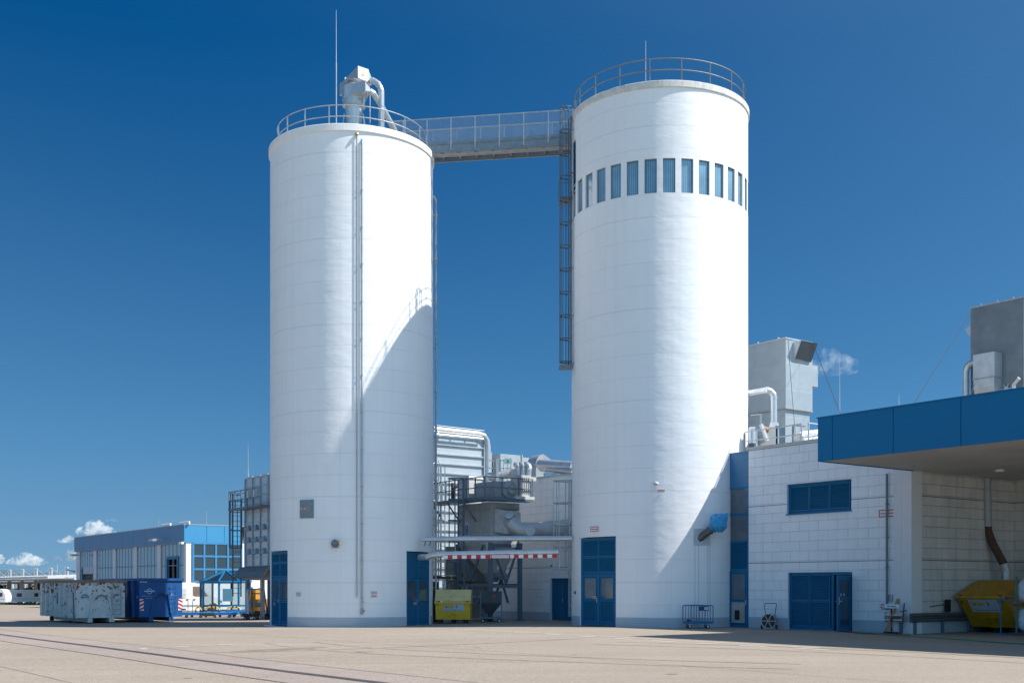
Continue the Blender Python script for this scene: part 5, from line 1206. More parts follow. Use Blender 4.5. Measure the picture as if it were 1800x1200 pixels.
for k in range(4): g.cur = k % 2; g.tube([P(793.5, 1011+k*2.6, 54.6), P(793.5, 1013.6+k*2.6, 54.6)], .045, 8)
g.build('striped_post', [bright_yellow, black], cv)
# pale caged ladder in front of the ribbed unit
cl_ = thing('caged_ladder', T(Q(763)*58.5, 58.5, gz(-4, 58)), 'pale galvanised caged ladder rising behind the right flank of the shorter tower', 'ladder')
cage_ladder(cl_, T(Q(763)*58.5, 58.5, gz(-4, 58)), .0, 8.2, 2.3, 8.0, m=sheet)
g = MB(); 
for px in (774, 782): g.bar(P(px, 1012, 58.6), P(px, 820, 58.6), .05)
k = 1005
while k > 850: g.bar(P(774, k, 58.6), P(782, k, 58.6), .03); k -= 9
g.build('side_ladder', sheet, cl_)
g = MB(); g.box(P(760, 0, 58).x, P(783, 0, 58).x, 57.6, 58.4, ZZ(988, 58), ZZ(986.5, 58)); g.bar(P(760, 973, 57.6), P(783, 973, 57.6), .05); g.bar(P(783, 973, 57.6), P(783, 988, 57.6), .05); g.build('landing', sheet, cl_)

# tall ribbed unit behind, sunlit side
MR = T(Q(767)*70, 70, gz(-5, 70), ANG)
rbu = thing('ribbed_dryer', MR, 'tall white ribbed metal unit with horizontal bands behind the shorter tower', 'industrial unit')
zr = ZZ(768, 70)-gz(-5, 70)
g = MB(MR); g.box(-4, 0, 0, 3.75, 0, zr); g.build('casing', ribm, rbu)
g = MB(MR); k = .6; sp_ = .585
while k < zr: g.box(0, .10, -.02, 3.55, k, k+.07); k += sp_
g.build('rib', sheet, rbu)
g = MB(MR); g.box(0, .13, 3.5, 3.8, 0, zr+.05); g.build('corner_post', sheet_l, rbu)
g = MB(MR); g.tube([(.1, -.3, zr+.45), (.1, 3.1, zr+.42), (.1, 3.5, zr+.33), (.1, 3.72, zr+.05), (.1, 3.8, zr-.4), (.1, 3.8, 2)], .19, 14); g.tube([(.3, -.3, zr+.12), (.3, 3.3, zr+.1)], .09, 10)
g.build('top_pipe', sheet, rbu)
g = MB(MR); 
for y in (.2, 1.1, 2.2, 3.2): g.bar((.1, y, zr), (.1, y, zr+.4), .06)
g.tube([(.15, -.2, zr+.7), (.15, 3.5, zr+.66)], .02, 6); g.build('pipe_saddle', steel_d, rbu)
# silver plant further back
MS = T(Q(868)*76, 76, gz(-2, 76), ANG)
sp = thing('silver_silo_box', MS, 'bright silver box and round vessel above the filter machine, behind the platform', 'industrial unit')
zs_ = ZZ(796, 76)-gz(-2, 76)
g = MB(MS); g.box(-3, 0, .55, 2.3, zs_-2.9, zs_); g.box(-3, 0, 2.38, 4.3, zs_-2.9, zs_-.12); g.build('panel_box', sheet_l, sp)
g = MB(MS @ T(-1.05, -.5, 0)); g.lathe([(.9, 0), (.9, zs_+.1), (0, zs_+.2)], 28); g.build('vessel', sheet_l, sp)
g = MB(MS); g.box(-.1, .06, 2.29, 2.38, zs_-2.9, zs_+.05); g.build('mullion', steel_d, sp)
g = MB(MS); 
for z in (zs_-3.1, zs_-3.6): g.tube([(.2, -1.5, z), (.2, 6, z-.2)], .2, 12)
g.box(-2.5, -.1, .6, 4.2, 0, zs_-2.95); g.build('pipe', steel_d, sp)
hr2 = thing('platform_railing', Matrix.Translation(P(880, 830, 62)), 'galvanised railing and lattice posts with a small green lamp above the filter machine', 'railing')
for px in (868, 872, 880, 885, 892, 898):
    g = MB(); g.bar(P(px, 848, 62), P(px, 807+abs(px-884)*.12, 62), .05); g.build('post', sheet, hr2)
g = MB(); g.bar(P(858, 809, 62), P(899, 809, 62), .05); g.bar(P(858, 822, 62), P(899, 823, 62), .05); g.bar(P(874.5, 848, 61.8), P(874.5, 806, 61.8), .13); g.build('handrail', sheet, hr2)
c = P(893, 810, 61.8); g = MB(T(c.x, c.y, c.z)); g.box(-.2, .2, .03, .06, -.15, .15); g.build('lamp_plate', sheet, hr2)
g = MB(T(c.x, c.y, c.z) @ Matrix.Rotation(pi/2, 4, 'X')); g.lathe([(0, .06), (.08, .05), (.09, 0)], 12); g.build('lamp', green_p, hr2)
# square bent duct on the far roof
ME = WALL @ T(AX(941, 2.0), 2.0, HT-.4)
de = 60; MD = T(Q(942)*de, de, HT-.4, ANG)
ed = thing('bent_duct', MD, 'square silver duct bending over into a flared mouth on the roof between the towers', 'duct')
zc = ZZ(817.5, de)-HT+.4; Rr = .62; W_ = .78; D_ = .52
g = MB(MD); g.box(-W_, 0, 0, D_, -.2, zc); g.build('riser', sheet_l, ed)
g = MB(MD); n = 8
for k in range(n):
    a0_, a1_ = pi/2*k/n, pi/2*(k+1)/n
    c0 = (D_-D_*cos(a0_), zc+Rr*sin(a0_)); c1 = (D_-D_*cos(a1_), zc+Rr*sin(a1_))
    g.face([(-W_, c0[0], c0[1]), (0, c0[0], c0[1]), (0, c1[0], c1[1]), (-W_, c1[0], c1[1])], None, True)
    g.face([(0, c0[0], c0[1]), (0, D_, zc), (0, c1[0], c1[1])]); g.face([(-W_, c1[0], c1[1]), (-W_, D_, zc), (-W_, c0[0], c0[1])])
g.build('elbow', sheet, ed)
g = MB(MD); g.hexa([(-W_, D_, zc+.02), (0, D_, zc+.02), (0, D_+.06, zc+.02), (-W_, D_+.06, zc+.02)], [(-W_, D_, zc+Rr), (0, D_, zc+Rr), (0, D_+.5, zc+.36), (-W_, D_+.5, zc+.36)]); g.build('mouth', sheet_l, ed)
g = MB(MD); g.box(-W_-.04, .04, -.04, D_+.04, zc-.05, zc+.01); g.build('flange', steel_d, ed)
fp = thing('roof_pipe', Matrix.Translation(P(980, 820, 57)), 'pair of fat silver pipes on stands running into the left side of the taller tower', 'pipe')
g = MB(); g.tube([P(950, 816, 59), P(1010, 820, 56.5)], .27, 16); g.tube([P(952, 822, 59), P(1010, 828, 56.2)], .2, 14); g.build('pipe', sheet, fp)
g = MB()
for px in (957, 974, 997): g.bar(P(px, 838, 57.6), P(px, 820, 57.6), .06)
g.bar(P(955, 833, 57.6), P(1003, 830, 57), .04); g.build('stand', steel, fp)
stk_ = thing('roof_pipe', Matrix.Translation(P(905, 830, 60)), 'small grey duct branch between the silver box and the bent duct', 'pipe')
g = MB(); g.tube([P(858, 838, 62), P(900, 832, 62), P(925, 826, 61)], .22, 12); g.build('pipe', steel, stk_)

# ------------------------------------------------------------------ galvanised plant left of the towers
gt = gz(-15.5, 66); MT = T(Q(432)*66, 66, gt, ANG)
tw_ = thing('filter_tower', MT, 'galvanised panelled plant with platform and small hoppers, just left of the shorter tower', 'industrial unit')
def tz(py, d=66): return ZZ(py, d)-gt
zA, zB_ = tz(842), tz(995)
g = MB(MT); g.box(0, 6, 0, 4, zB_, zA); g.build('casing', sheet, tw_)
g = MB(MT)
for k in range(4): x = .0+k*1.05; g.box(x-.05, x+.05, -.08, 0, zB_, zA)
for k in range(11): z = zB_+(zA-zB_)*k/10; g.box(0, 4, -.05, -.001, z-.03, z+.03)
g.build('stiffener', steel, tw_)
g = MB(MT)
for k in range(3): g.box(.1+k*1.05, .95+k*1.05, -.0, .05, zA, zA+.1)
g.build('cap', sheet, tw_)
for r in range(3):
    for k in range(3):
        x = .12+k*1.05; z = tz(931+r*20.5); g = MB(MT)
        g.face([(x, -.02, z), (x+.8, -.02, z), (x+.8, -.02, z+.62), (x, -.02, z+.62)])
        g.build('panel', sheet, tw_)
        g = MB(MT); g.hexa([(x+.1, -.2, z-.06), (x+.75, -.2, z-.06), (x+.8, -.02, z-.08), (x, -.02, z-.08)], [(x+.35, -.12, z+.22), (x+.5, -.12, z+.22), (x+.5, -.02, z+.25), (x+.35, -.02, z+.25)]); g.build('hopper_pocket', steel, tw_)
for k in range(2):
    g = MB(MT); x = .25+k*1.05; g.box(x, x+.5, -.03, 0, tz(880), tz(862)); g.build('access_door', sheet_l, tw_)
zp_ = tz(897)
g = MB(MT); g.box(-.55, 4, -.85, -.08, zp_, zp_+.09); g.build('platform', steel_b, tw_)
g = MB(MT); 
for h in (1.05, .55): g.bar((-.5, -.8, zp_+h), (4, -.8, zp_+h), .045); g.bar((-.5, -.8, zp_+h), (-.5, 1.4, zp_+h), .045)
g.build('guard_rail', steel_b, tw_)
for x in (-.5, .35, 1.2, 2.05, 2.9):
    g = MB(MT); g.bar((x, -.8, zp_-.05), (x, -.8, zp_+1.07), .06); g.build('post', steel_b, tw_)
cage_ladder(tw_, MT @ T(-.58, -.3, 0) @ Matrix.Rotation(-pi/2, 4, 'Z'), tz(1048), zp_+1, tz(962), zp_+1.0, w_=.5, dep=.7)
g = MB(MT); g.box(.05, 4, -.02, 3, tz(1019), zB_-.001)
g.build('lower_casing', sheet_d, tw_)
g = MB(MT); pts = [(-.75, tz(1014)), (-.62, tz(1005)), (-.4, tz(998)), (-.05, tz(995)), (-.05, tz(998)), (-.35, tz(1001)), (-.68, tz(1016))]
g.prism(pts, .05, 4); g.build('curved_canopy', mat('corrugated_grey', (.25, .24, .23), .6, .2, build=ribbed(.12, .02, 'X')), tw_)
g = MB(MT); g.hexa([(-.5, .2, tz(962)), (.0, .0, tz(958)), (.0, .5, tz(958)), (-.5, .4, tz(962))], [(-.9, .2, tz(943)), (.0, 0, tz(943)), (.0, .5, tz(943)), (-.9, .4, tz(943))]); g.build('side_bracket', steel, tw_)
for x, y in ((.1, 0), (2.2, 0), (4, 0), (.1, 3)): g = MB(MT); g.box(x-.1, x+.1, y-.05, y+.15, 0, tz(1019)); g.build('leg', steel, tw_)
g = MB(MT); g.box(.3, 4, 1.2, 1.3, 0, tz(1019)); g.build('dark_bay', greyd, tw_)
g = MB(MT); g.box(-.35, .04, 1.6, 4, 0, tz(905)); g.build('side_wall', mat('plain_side', (.55, .57, .6), .6), tw_)
g = MB(MT); g.tube([(.1, .1, zA), (.1, .1, tz(812)), (.1, .1, tz(778))], .03, 6, r1=.008); g.build('lightning_rod', steel, tw_)
fk = thing('forklift', T(Q(452)*71, 71, gz(-15.7, 71)), 'yellow machine with a dark mast standing in the open bay under the panelled plant', 'forklift')
g = MB(T(Q(452)*71, 71, gz(-15.7, 71))); g.box(-.45, .4, 0, 1.6, .35, 1.15); g.box(-.45, -.1, .0, 1.3, 1.15, 1.75); g.build('body', mat('machine_orange', (.5, .25, .02), .5), fk)
g = MB(T(Q(452)*71, 71, gz(-15.7, 71))); g.bar((-.3, -.1, .1), (-.3, -.1, 1.9), .08); g.bar((.3, -.1, .1), (.3, -.1, 1.9), .08); g.bar((-.35, -.1, 1.5), (.35, -.1, 1.5), .07); g.build('mast', black, fk)
for x in (-.4, .4): wheel(T(Q(452)*71+x, 71.2, gz(-15.7, 71)+.25) @ Matrix.Rotation(pi/2, 4, 'Z'), .25, .15, fk)
# blue A-shaped rack and low blue trolleys
gk = gz(-15, 66.5); MK = T(Q(437)*64.5, 64.5, gk)
rk = thing('glass_rack', MK, 'upright blue and white tube rack on a low dark trolley before the panelled plant', 'rack')
hgt = ZZ(1035, 64.5)-gk
for x in (.0, .9):
    g = MB(MK); g.bar((x, 0, .3), (x-.12, .35, hgt), .07); g.bar((x, .75, .3), (x-.12, .42, hgt), .07); g.build('side_frame', blue_bright if x else white, rk)
g = MB(MK); g.bar((-.12, .38, hgt), (.78, .38, hgt), .07); g.bar((0, .05, 1.0), (.9, .05, 1.0), .06); g.build('cross_bar', blue_bright, rk)
g = MB(MK); g.bar((.45, .36, hgt+.02), (.8, .36, hgt+.02), .09); g.bar((-.06, .0, .35), (-.14, .3, 1.6), .085); g.bar((.5, .03, 1.02), (.8, .03, 1.02), .08); g.build('padding', white, rk)
g = MB(MK); g.box(-.35, 1.1, -.1, .9, .2, .34); g.box(.3, .8, .1, .5, .34, .5); g.build('base', brown, rk)
g = MB(MK); g.box(.28, .72, .0, .03, .72, .96); g.build('wooden_tag', wood, rk)
for x in (-.2, .35, .9):
    for y in (0, .75): wheel(MK @ T(x, y, .1), .1, .06, rk, black, steel, 'castor')
gl_ = gz(-18, 73)
for i, (px0, px1, d, lab, h) in enumerate(((318, 410, 71.5, 'long low bright blue flat trolley beside the blue container', .32), (396, 472, 75, 'low dark blue flat trolley in front of the glass shelter', .36))):
    X0, X1 = Q(px0)*d, Q(px1)*d; gg = gz((X0+X1)/2, d); t = thing('flat_trolley', T(X0, d, gg), lab, 'trolley')
    g = MB(); g.box(X0, X1, d, d+1.6, gg+.17, gg+h); g.build('deck', blue_bright, t)
    g = MB(); g.box(X0+1.2, X0+2.1, d-.04, d, gg+.1, gg+.30); g.build('drawbar_box', greyd, t)
    for k in range(4):
        for y in (.15, 1.4): wheel(T(X0+.3+k*(X1-X0-.6)/3, d+y, gg+.09), .09, .06, t, black, steel, 'castor')
g = MB(); 
for k, px in enumerate((330.5, 338.5)):
    g = MB(); a_ = P(px, 1080, 71.8); g.tube([(a_.x, a_.y, gl_+.1), (a_.x, a_.y, ZZ(1056, 71.8))], .02, 6); plain('stanchion', g, brown, ('left' if k == 0 else 'right')+' of two thin rusty uprights rising from the bright blue flat trolley', 'post')

# ------------------------------------------------------------------ left: workshop building
DK = 112.0; KX = Q(327)*DK; gK = gz(KX, DK); MKB = T(KX, DK, gK, ANG)
def BX(px): q = Q(px); return (q*DK-KX)/(UX-q*UY)
def BY(px): q = Q(px); return (q*DK-KX)/(VX-q*VY)
def bz(py, d=DK): return ZZ(py, d)-gK
zF0, zF1 = bz(952.5), bz(921.8)
ws = thing('workshop', MKB, 'low workshop building with a blue fascia band and glazed bays, behind the containers', 'building')
xL = BX(134); yR = BY(424)
g = MB(MKB); wpx = [(140, 164), (169, 198.5), (203, 234.5), (240, 276), (282, 323)]
holes = [(BX(a), BX(b), .25 if i not in (0, 4) else .02, zF0-.05) for i, (a, b) in enumerate(wpx)]
wall_holes(g, xL, 0, -.3, zF0, holes, 0, .25); g.build('wall', mat('shaded_white_render', (.62, .64, .68), .7, var=.05), ws)  # white render with the shade of this long side put into its colour
g = MB(MKB); ye = BY(339); 
g.face([(0, 0, -.3), (0, ye, -.3), (0, ye, zF0), (0, 0, zF0)]); g.face([(0, yR, -.3), (0, 22, -.3), (0, 22, zF0), (0, yR, zF0)]); g.box(xL, 0, 22, 22.2, -.3, zF0); g.box(xL, xL+.2, .25, 22, -.3, zF0); g.build('side_wall', mat('white_render', (.76, .77, .78), .7), ws)
n = 10
for k in range(n):
    a, b = xL+(0-xL)*k/n, xL+(0-xL)*(k+1)/n
    g = MB(MKB); g.box(a+.02, b-.02 if k < n-1 else b, -.25, -.2, zF0-.05, zF1); g.build('fascia_panel', mat('shaded_blue_fascia_panel', (.07, .19, .36), .45, var=.05), ws)  # shaded copy of the fascia blue: shade of the long side is coloured in
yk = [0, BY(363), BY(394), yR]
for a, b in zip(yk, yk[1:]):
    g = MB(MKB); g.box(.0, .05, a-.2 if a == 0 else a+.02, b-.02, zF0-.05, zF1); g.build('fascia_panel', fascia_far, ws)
g = MB(MKB); g.box(xL-.1, .08, -.28, 22, zF1+.001, zF1+.08); g.build('roof', steel, ws)
for i, (hx0, hx1, hz0, hz1) in enumerate(holes):
    w_ = hx1-hx0; rows = (.0, .34, .67, 1); nc = 6
    g = MB(MKB); g.box(hx0, hx1, .12, .14, hz0, hz1)
    if i == 4: g = MB(MKB); dx0, dx1 = BX(293.5), BX(311); dz = bz(981); g.box(hx0, dx0, .12, .14, hz0, hz1); g.box(dx1, hx1, .12, .14, hz0, hz1); g.box(dx0, dx1, .12, .14, dz, hz1)
    if i == 0: g = MB(MKB); dx0, dx1 = BX(145), BX(163); dz = bz(992); g.box(hx0, hx1, .12, .14, dz, hz1)
    pn = g.build('window', glass_w, ws)
    g = MB(MKB)
    for r in rows: z = hz0+(hz1-hz0)*r; g.box(hx0, hx1, .09, .118, z-.05, z+.05)
    for c in range(nc+1): x = hx0+w_*c/nc; g.box(x-.03, x+.03, .095, .119, hz0, hz1)
    g.build('frame', mat('shaded_blue_frame', (.10, .17, .27), .5), pn)  # shaded copy of the blue window frame, shade put into the colour
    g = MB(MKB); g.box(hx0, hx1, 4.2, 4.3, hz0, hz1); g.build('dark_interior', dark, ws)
    if i in (0, 4):
        g = MB(MKB); g.box(dx0-.25, dx0, .0, .2, 0, dz+.3); g.box(dx1, dx1+.2, .0, .2, 0, dz+.3); g.box(dx0, dx1, .0, .2, dz, dz+.3); g.build('door_frame', blue_paint, ws)
for z_, h_ in ((bz(1003), .9),):
    g = MB(MKB); g.box(BX(147), BX(165), -.05, .0, z_, z_+h_); g.build('company_sign', mat('grey_board', (.42, .47, .55), .6), ws)
# glazing on the sunlit end
g = MB(MKB); g.box(.02, .05, ye, yR, bz(1021.5), zF0-.05); pn = g.build('window', glass_d, ws)
g = MB(MKB); ym = [ye, BY(358.5), BY(379), BY(400), yR]; zm = [bz(1021.5), bz(999.5), bz(976.5), zF0-.06]
for y in ym: g.box(.05, .13, y-.09, y+.09, zm[0], zm[-1])
for z in zm: g.box(.052, .12, ye, yR, z-.09, z+.09)
g.build('frame', mat('sunlit_blue_frame', (.04, .22, .45), .45), pn)  # sunlit copy of the blue window frame, sun put into the colour
g = MB(MKB); g.box(-3, -2.9, ye, yR, 0, zF0); g.build('dark_interior', greyd, ws)
g = MB(MKB); g.box(.0, .05, ye, yR, -.3, bz(1021.5)-.1); g.build('spandrel', mat('white_render', (.76, .77, .78)), ws)
for px in (146, 289):
    x = BX(px); g = MB(MKB); z = bz(947 if px > 200 else 963)
    g.bar((x+1.0, -.2, z+.1), (x+1.0, -1.1, z+.05), .12); g.hexa([(x-.5, -1.5, z-.05), (x+.8, -1.5, z-.05), (x+.8, -.9, z-.05), (x-.5, -.9, z-.05)], [(x-.3, -1.5, z+.18), (x+.8, -1.5, z+.18), (x+.8, -.9, z+.22), (x-.3, -.9, z+.22)]); g.build('floodlight', steel, ws)
g = MB(MKB); x = -.2; z = bz(954); g.box(x-.5, x+.3, -.5, -.26, z-.1, z+.12); g.build('camera', white, ws)
for px0, px1, py in ((281, 296, 915), (313, 329, 915.5)):
    g = MB(MKB); x0_, x1_ = BX(px0), BX(px1); g.box(x0_, x1_, .2, .3, zF1+.08, bz(py)); 
    for k in range(8): x = x0_+(x1_-x0_)*k/7; g.box(x-.04, x+.04, .16, .2, zF1+.08, bz(py)+.02)
    g.build('roof_screen', white, ws)
for px, py, in ((279, 910), (363, 896)):
    g = MB(); g.tube([P(px, 924, 114), P(px, py, 114)], .035, 5, r1=.015); g.build('lightning_rod', steel, ws)
g = MB(MKB); g.bar((xL-.1, -.2, bz(997)), (xL-1.2, -.8, bz(992.5)), .35, .15); g.build('floodlight', steel, ws)

# ------------------------------------------------------------------ roll-off containers
def container(M, W_, L_, H_, m, rim_m, tag_, label, ladder_m, ladder_x):
    t = thing('roll_off_container', M, label, 'container')
    b0_ = .28
    g = MB(M); g.box(-W_, 0, 0, .05, b0_, H_); g.box(-W_, -W_+.05, .05, L_, b0_, H_); g.box(-.05, 0, .05, L_, b0_, H_); g.box(-W_+.05, -.05, L_-.05, L_, b0_, H_); g.box(-W_+.05, -.05, .05, L_-.05, b0_, b0_+.05)
    g.build('body', m, t)
    g = MB(M)
    for x0, x1, y0, y1 in ((-W_-.07, .07, -.07, .05), (-W_-.07, .07, L_-.05, L_+.07), (-W_-.07, -W_+.05, .05, L_-.05), (-.05, .07, .05, L_-.05)): g.box(x0, x1, y0, y1, H_-.10, H_+.03)
    g.build('rim', rim_m, t)
    for side in (-1, 1):
        x = -W_ if side < 0 else 0
        for k in range(1, 8):
            y = L_*k/8; g = MB(M); e = .13
            g.hexa([(x-(e if side < 0 else 0), y-.08, b0_), (x+(0 if side < 0 else e), y-.08, b0_), (x+(0 if side < 0 else e), y+.08, b0_), (x-(e if side < 0 else 0), y+.08, b0_)],
                   [(x-(e if side < 0 else 0), y-.08, H_-.11), (x+(0 if side < 0 else e), y-.08, H_-.11), (x+(0 if side < 0 else e), y+.08, H_-.11), (x-(e if side < 0 else 0), y+.08, H_-.11)]); g.build('rib', m, t)
    c = -W_/2
    g = MB(M)                              # A-shaped lifting frame on the front wall
    g.bar((c-.62, -.05, .05), (c-.36, -.05, H_*.66), .09, .07); g.bar((c+.62, -.05, .05), (c+.36, -.05, H_*.66), .09, .07)
    g.build('lifting_frame', m, t); g = MB(M); g.tube([(c-.30, -.06, H_*.55), (c-.18, -.09, H_*.63), (c, -.10, H_*.665), (c+.18, -.09, H_*.63), (c+.30, -.06, H_*.55)], .028, 8)
    g.build('hook_bar', rust_edge if tag_ == 'w' else mat('dark_hook', (.01, .03, .08), .6), t)
    g = MB(M); g.box(c-.62, c-.42, -.05, L_-.1, .06, .27); g.box(c+.42, c+.62, -.05, L_-.1, .06, .27); g.build('skid_rail', m, t)
    g = MB(M)
    for x in (c-.75, c+.6): g.tube([(x, L_-.3, .13), (x+.18, L_-.3, .13)], .13, 14)
    g.build('roller', black, t)
    g = MB(M); x = ladder_x
    if tag_ == 'w':
        g.bar((x-.22, -.1, .4), (x-.22, -.1, H_-.3), .04); g.bar((x+.22, -.1, .4), (x+.22, -.1, H_-.3), .04)
        for k in range(7): g.bar((x-.22, -.1, .45+k*.26), (x+.22, -.1, .45+k*.26), .035)
    else:
        for k in range(6): z = .55+k*.26; g.tube([(x-.17, 0, z), (x-.17, -.08, z), (x+.17, -.08, z), (x+.17, 0, z)], .014, 6)
    g.build('ladder', ladder_m, t)
    return t
# the white one: corner (long side / short side) under px 134
dW = 57.0; gW = gz(Q(134)*dW, dW)
# short side runs along v, long side along -u: local x along v, y along -u
def cont_frame(px, d): return T(Q(px)*d, d, gz(Q(px)*d, d)) @ Matrix(((VX, -UX, 0, 0), (VY, -UY, 0, 0), (0, 0, 1, 0), (0, 0, 0, 1))) @ T(0, 0, 0)
def mirrored(px, d, W_):   # container local frame: x from -W to 0 along v, y away from the picture's front
    return cont_frame(px, d) @ T(W_, 0, 0)
Wc = 2.42
HW = ZZ(1019.5, dW)-gW
cw = container(mirrored(134, dW, Wc), Wc, 7.0, HW, rust_white, rust_edge, 'w', 'pale open-top roll-off container covered in brown rust patches', mat('faded_steel', (.30, .36, .40), .6, var=.2), -.45)
M = mirrored(134, dW, Wc)
text('187', .17, M @ T(-.45, -.02, 1.42), black_p, cw, 'number'); 
g = MB(M @ T(-2.0, -.01, 1.38)); g.tube([(.13*cos(k*pi/8), 0, .08*sin(k*pi/8)+.03) for k in range(17)], .018, 5, False); g.box(-.22, .22, -.01, 0, -.08, -.02); g.box(-.18, .2, -.01, 0, .02, .06); g.build('emblem', mat('faded_blue_print', (.10, .24, .38), .6), cw)
M_side = M @ T(-Wc, 0, 0) @ Matrix.Rotation(-pi/2, 4, 'Z')     # looks at the long side
g = MB(M_side @ T(-3.6, -.03, 1.25)); g.tube([(.25*cos(k*pi/8), 0, .36*sin(k*pi/8)) for k in range(17)], .03, 5, False); g.box(-.5, .1, -.01, 0, -.10, .12); g.build('emblem', mat('faded_blue_print', (.10, .24, .38)), cw)
g = MB(M_side); g.box(-1.1, -.75, -.02, .0, 1.6, 1.82); g.build('plate', brown, cw)
g = MB(M); g.tube([(-Wc-.35, -.9, .03), (-Wc-.12, .1, 1.55)], .03, 6); plain('prop_bar', g, greyd, 'dark bar leaning against the corner of the rusty container', 'bar')
dB = 58.6; HB = ZZ(1016.5, dB)-gz(Q(245)*dB, dB)
Wc = 2.26
M = mirrored(245, dB, Wc)
cbx = container(M, Wc, 6.6, HB, cont_blue, cont_blue, 'b', 'dark blue open-top roll-off container with red and white warning stripes', cont_blue, -.50)
lt = mat('light_blue_print', (.35, .55, .72), .6)
M2_ = M @ T(-Wc+.52, -.012, 1.62)
g = MB(M2_); g.tube([(.13*cos(k*pi/8), 0, .13*sin(k*pi/8)) for k in range(17)], .022, 5, False); g.box(-.27, .27, -.01, 0, -.025, .035); g.build('emblem', lt, cbx)
text('Container  Kreislauf  GmbH', .075, M2_ @ T(.0, -.005, -.24), lt, cbx); text('07821 9466-0', .075, M2_ @ T(.0, -.005, -.36), lt, cbx); text('31', .17, M @ T(-.55, -.015, 1.45), lt, cbx, 'number')
for x0 in (-Wc+.02, -.22):
    g = MB(M); s_ = 1 if x0 < -1 else -1
    g.cur = 1; g.box(x0, x0+.2, -.012, -.004, .62, 1.22); g.cur = 0
    for k in range(3):
        z = .62+k*.2; xa, xb = (x0, x0+.2); za, zc_ = (z, z+.1) if s_ > 0 else (z+.1, z)
        g.face([(xa, -.016, za), (xb, -.016, zc_), (xb, -.016, zc_+.1), (xa, -.016, za+.1)])
    g.build('warning_stripes', [red, white], cbx)
g = MB(M); g.box(-Wc+.02, -Wc+.4, -.012, -.004, HB-.2, HB-.13); g.build('sticker', mat('pale_red_sticker', (.6, .35, .32), .6), cbx)
Ms_ = M @ T(-Wc, 0, 0) @ Matrix.Rotation(-pi/2, 4, 'Z'); text('31', .18, Ms_ @ T(-.35, -.012, 1.3), lt, cbx, 'number')

# ------------------------------------------------------------------ van
dV = 104; gv = gz(Q(350)*dV, dV); xf = Q(392.5)*dV; MV = T(xf, dV, gv, R_(26))
van = thing('delivery_van', MV, 'long white delivery van with pale blue and orange lettering, behind the glass shelter', 'van')
prof = [(-6.9, .35), (-6.95, 1.2), (-6.85, 2.5), (-6.6, 2.62), (-2.6, 2.62), (-2.1, 2.45), (-1.15, 1.42), (-.25, 1.12), (-.03, .85), (0, .4), (-.1, .28), (-.45, .28), (-.5, .55), (-.75, .76), (-1.1, .76), (-1.35, .55), (-1.4, .28), (-5.1, .28), (-5.15, .55), (-5.4, .76), (-5.75, .76), (-6.0, .55), (-6.05, .28)]
g = MB(MV); 
for y in (0, 1.95): g.face([(x, y, z) for x, z in (prof if y == 0 else prof[::-1])])
for a, b in zip(prof, prof[1:]+prof[:1]): g.face([(a[0], 0, a[1]), (b[0], 0, b[1]), (b[0], 1.95, b[1]), (a[0], 1.95, a[1])])
g.build('body', mat('van_white', (.80, .80, .80), .35, var=.03), van)
g = MB(MV); g.face([(-2.05, -.01, 2.25), (-2.72, -.01, 2.25), (-2.72, -.01, 1.45), (-2.5, -.01, 1.35), (-1.35, -.01, 1.38)]); g.build('side_window', mat('tan_window', (.22, .17, .12), .1), van)
g = MB(MV); g.face([(-2.08, .15, 2.43), (-1.13, .12, 1.43), (-1.13, 1.83, 1.43), (-2.08, 1.8, 2.43)]); g.build('windscreen', glass_d, van)
g = MB(MV); g.box(-6.9, -1.45, -.02, -.001, .45, .6); g.build('trim', steel_d, van)
g = MB(MV); g.box(-6.4, -3.3, -.006, -.001, 1.15, 2.05); g.build('side_panel', mat('pale_panel', (.60, .62, .64), .4), van)
g = MB(MV); g.box(-3.3, -3.1, -.05, 0, 1.05, 1.12); g.box(-2.7, -2.5, -.05, 0, 1.05, 1.12); g.build('handle', black, van)
g = MB(MV); g.box(-.5, -.12, -.01, .3, .78, 1.0); g.build('headlight', glass_s, van)
text('LE', .5, MV @ T(-4.4, -.012, 1.75), blue_p, van); text('Heizung und Sanitär', .17, MV @ T(-4.4, -.012, 2.3), mat('sky_print', (.2, .45, .7), .6), van)
text('Service', .2, MV @ T(-3.65, -.012, 1.55), orange_p, van); text('Wasser und Wärme', .2, MV @ T(-4.3, -.012, 1.28), orange_p, van); text('www.meister.de', .22, MV @ T(-4.3, -.012, .93), orange_p, van)
for x in (-.93, -5.58):
    for y in (.12, 1.83): wheel(MV @ T(x, y, .34), .34, .22, van)

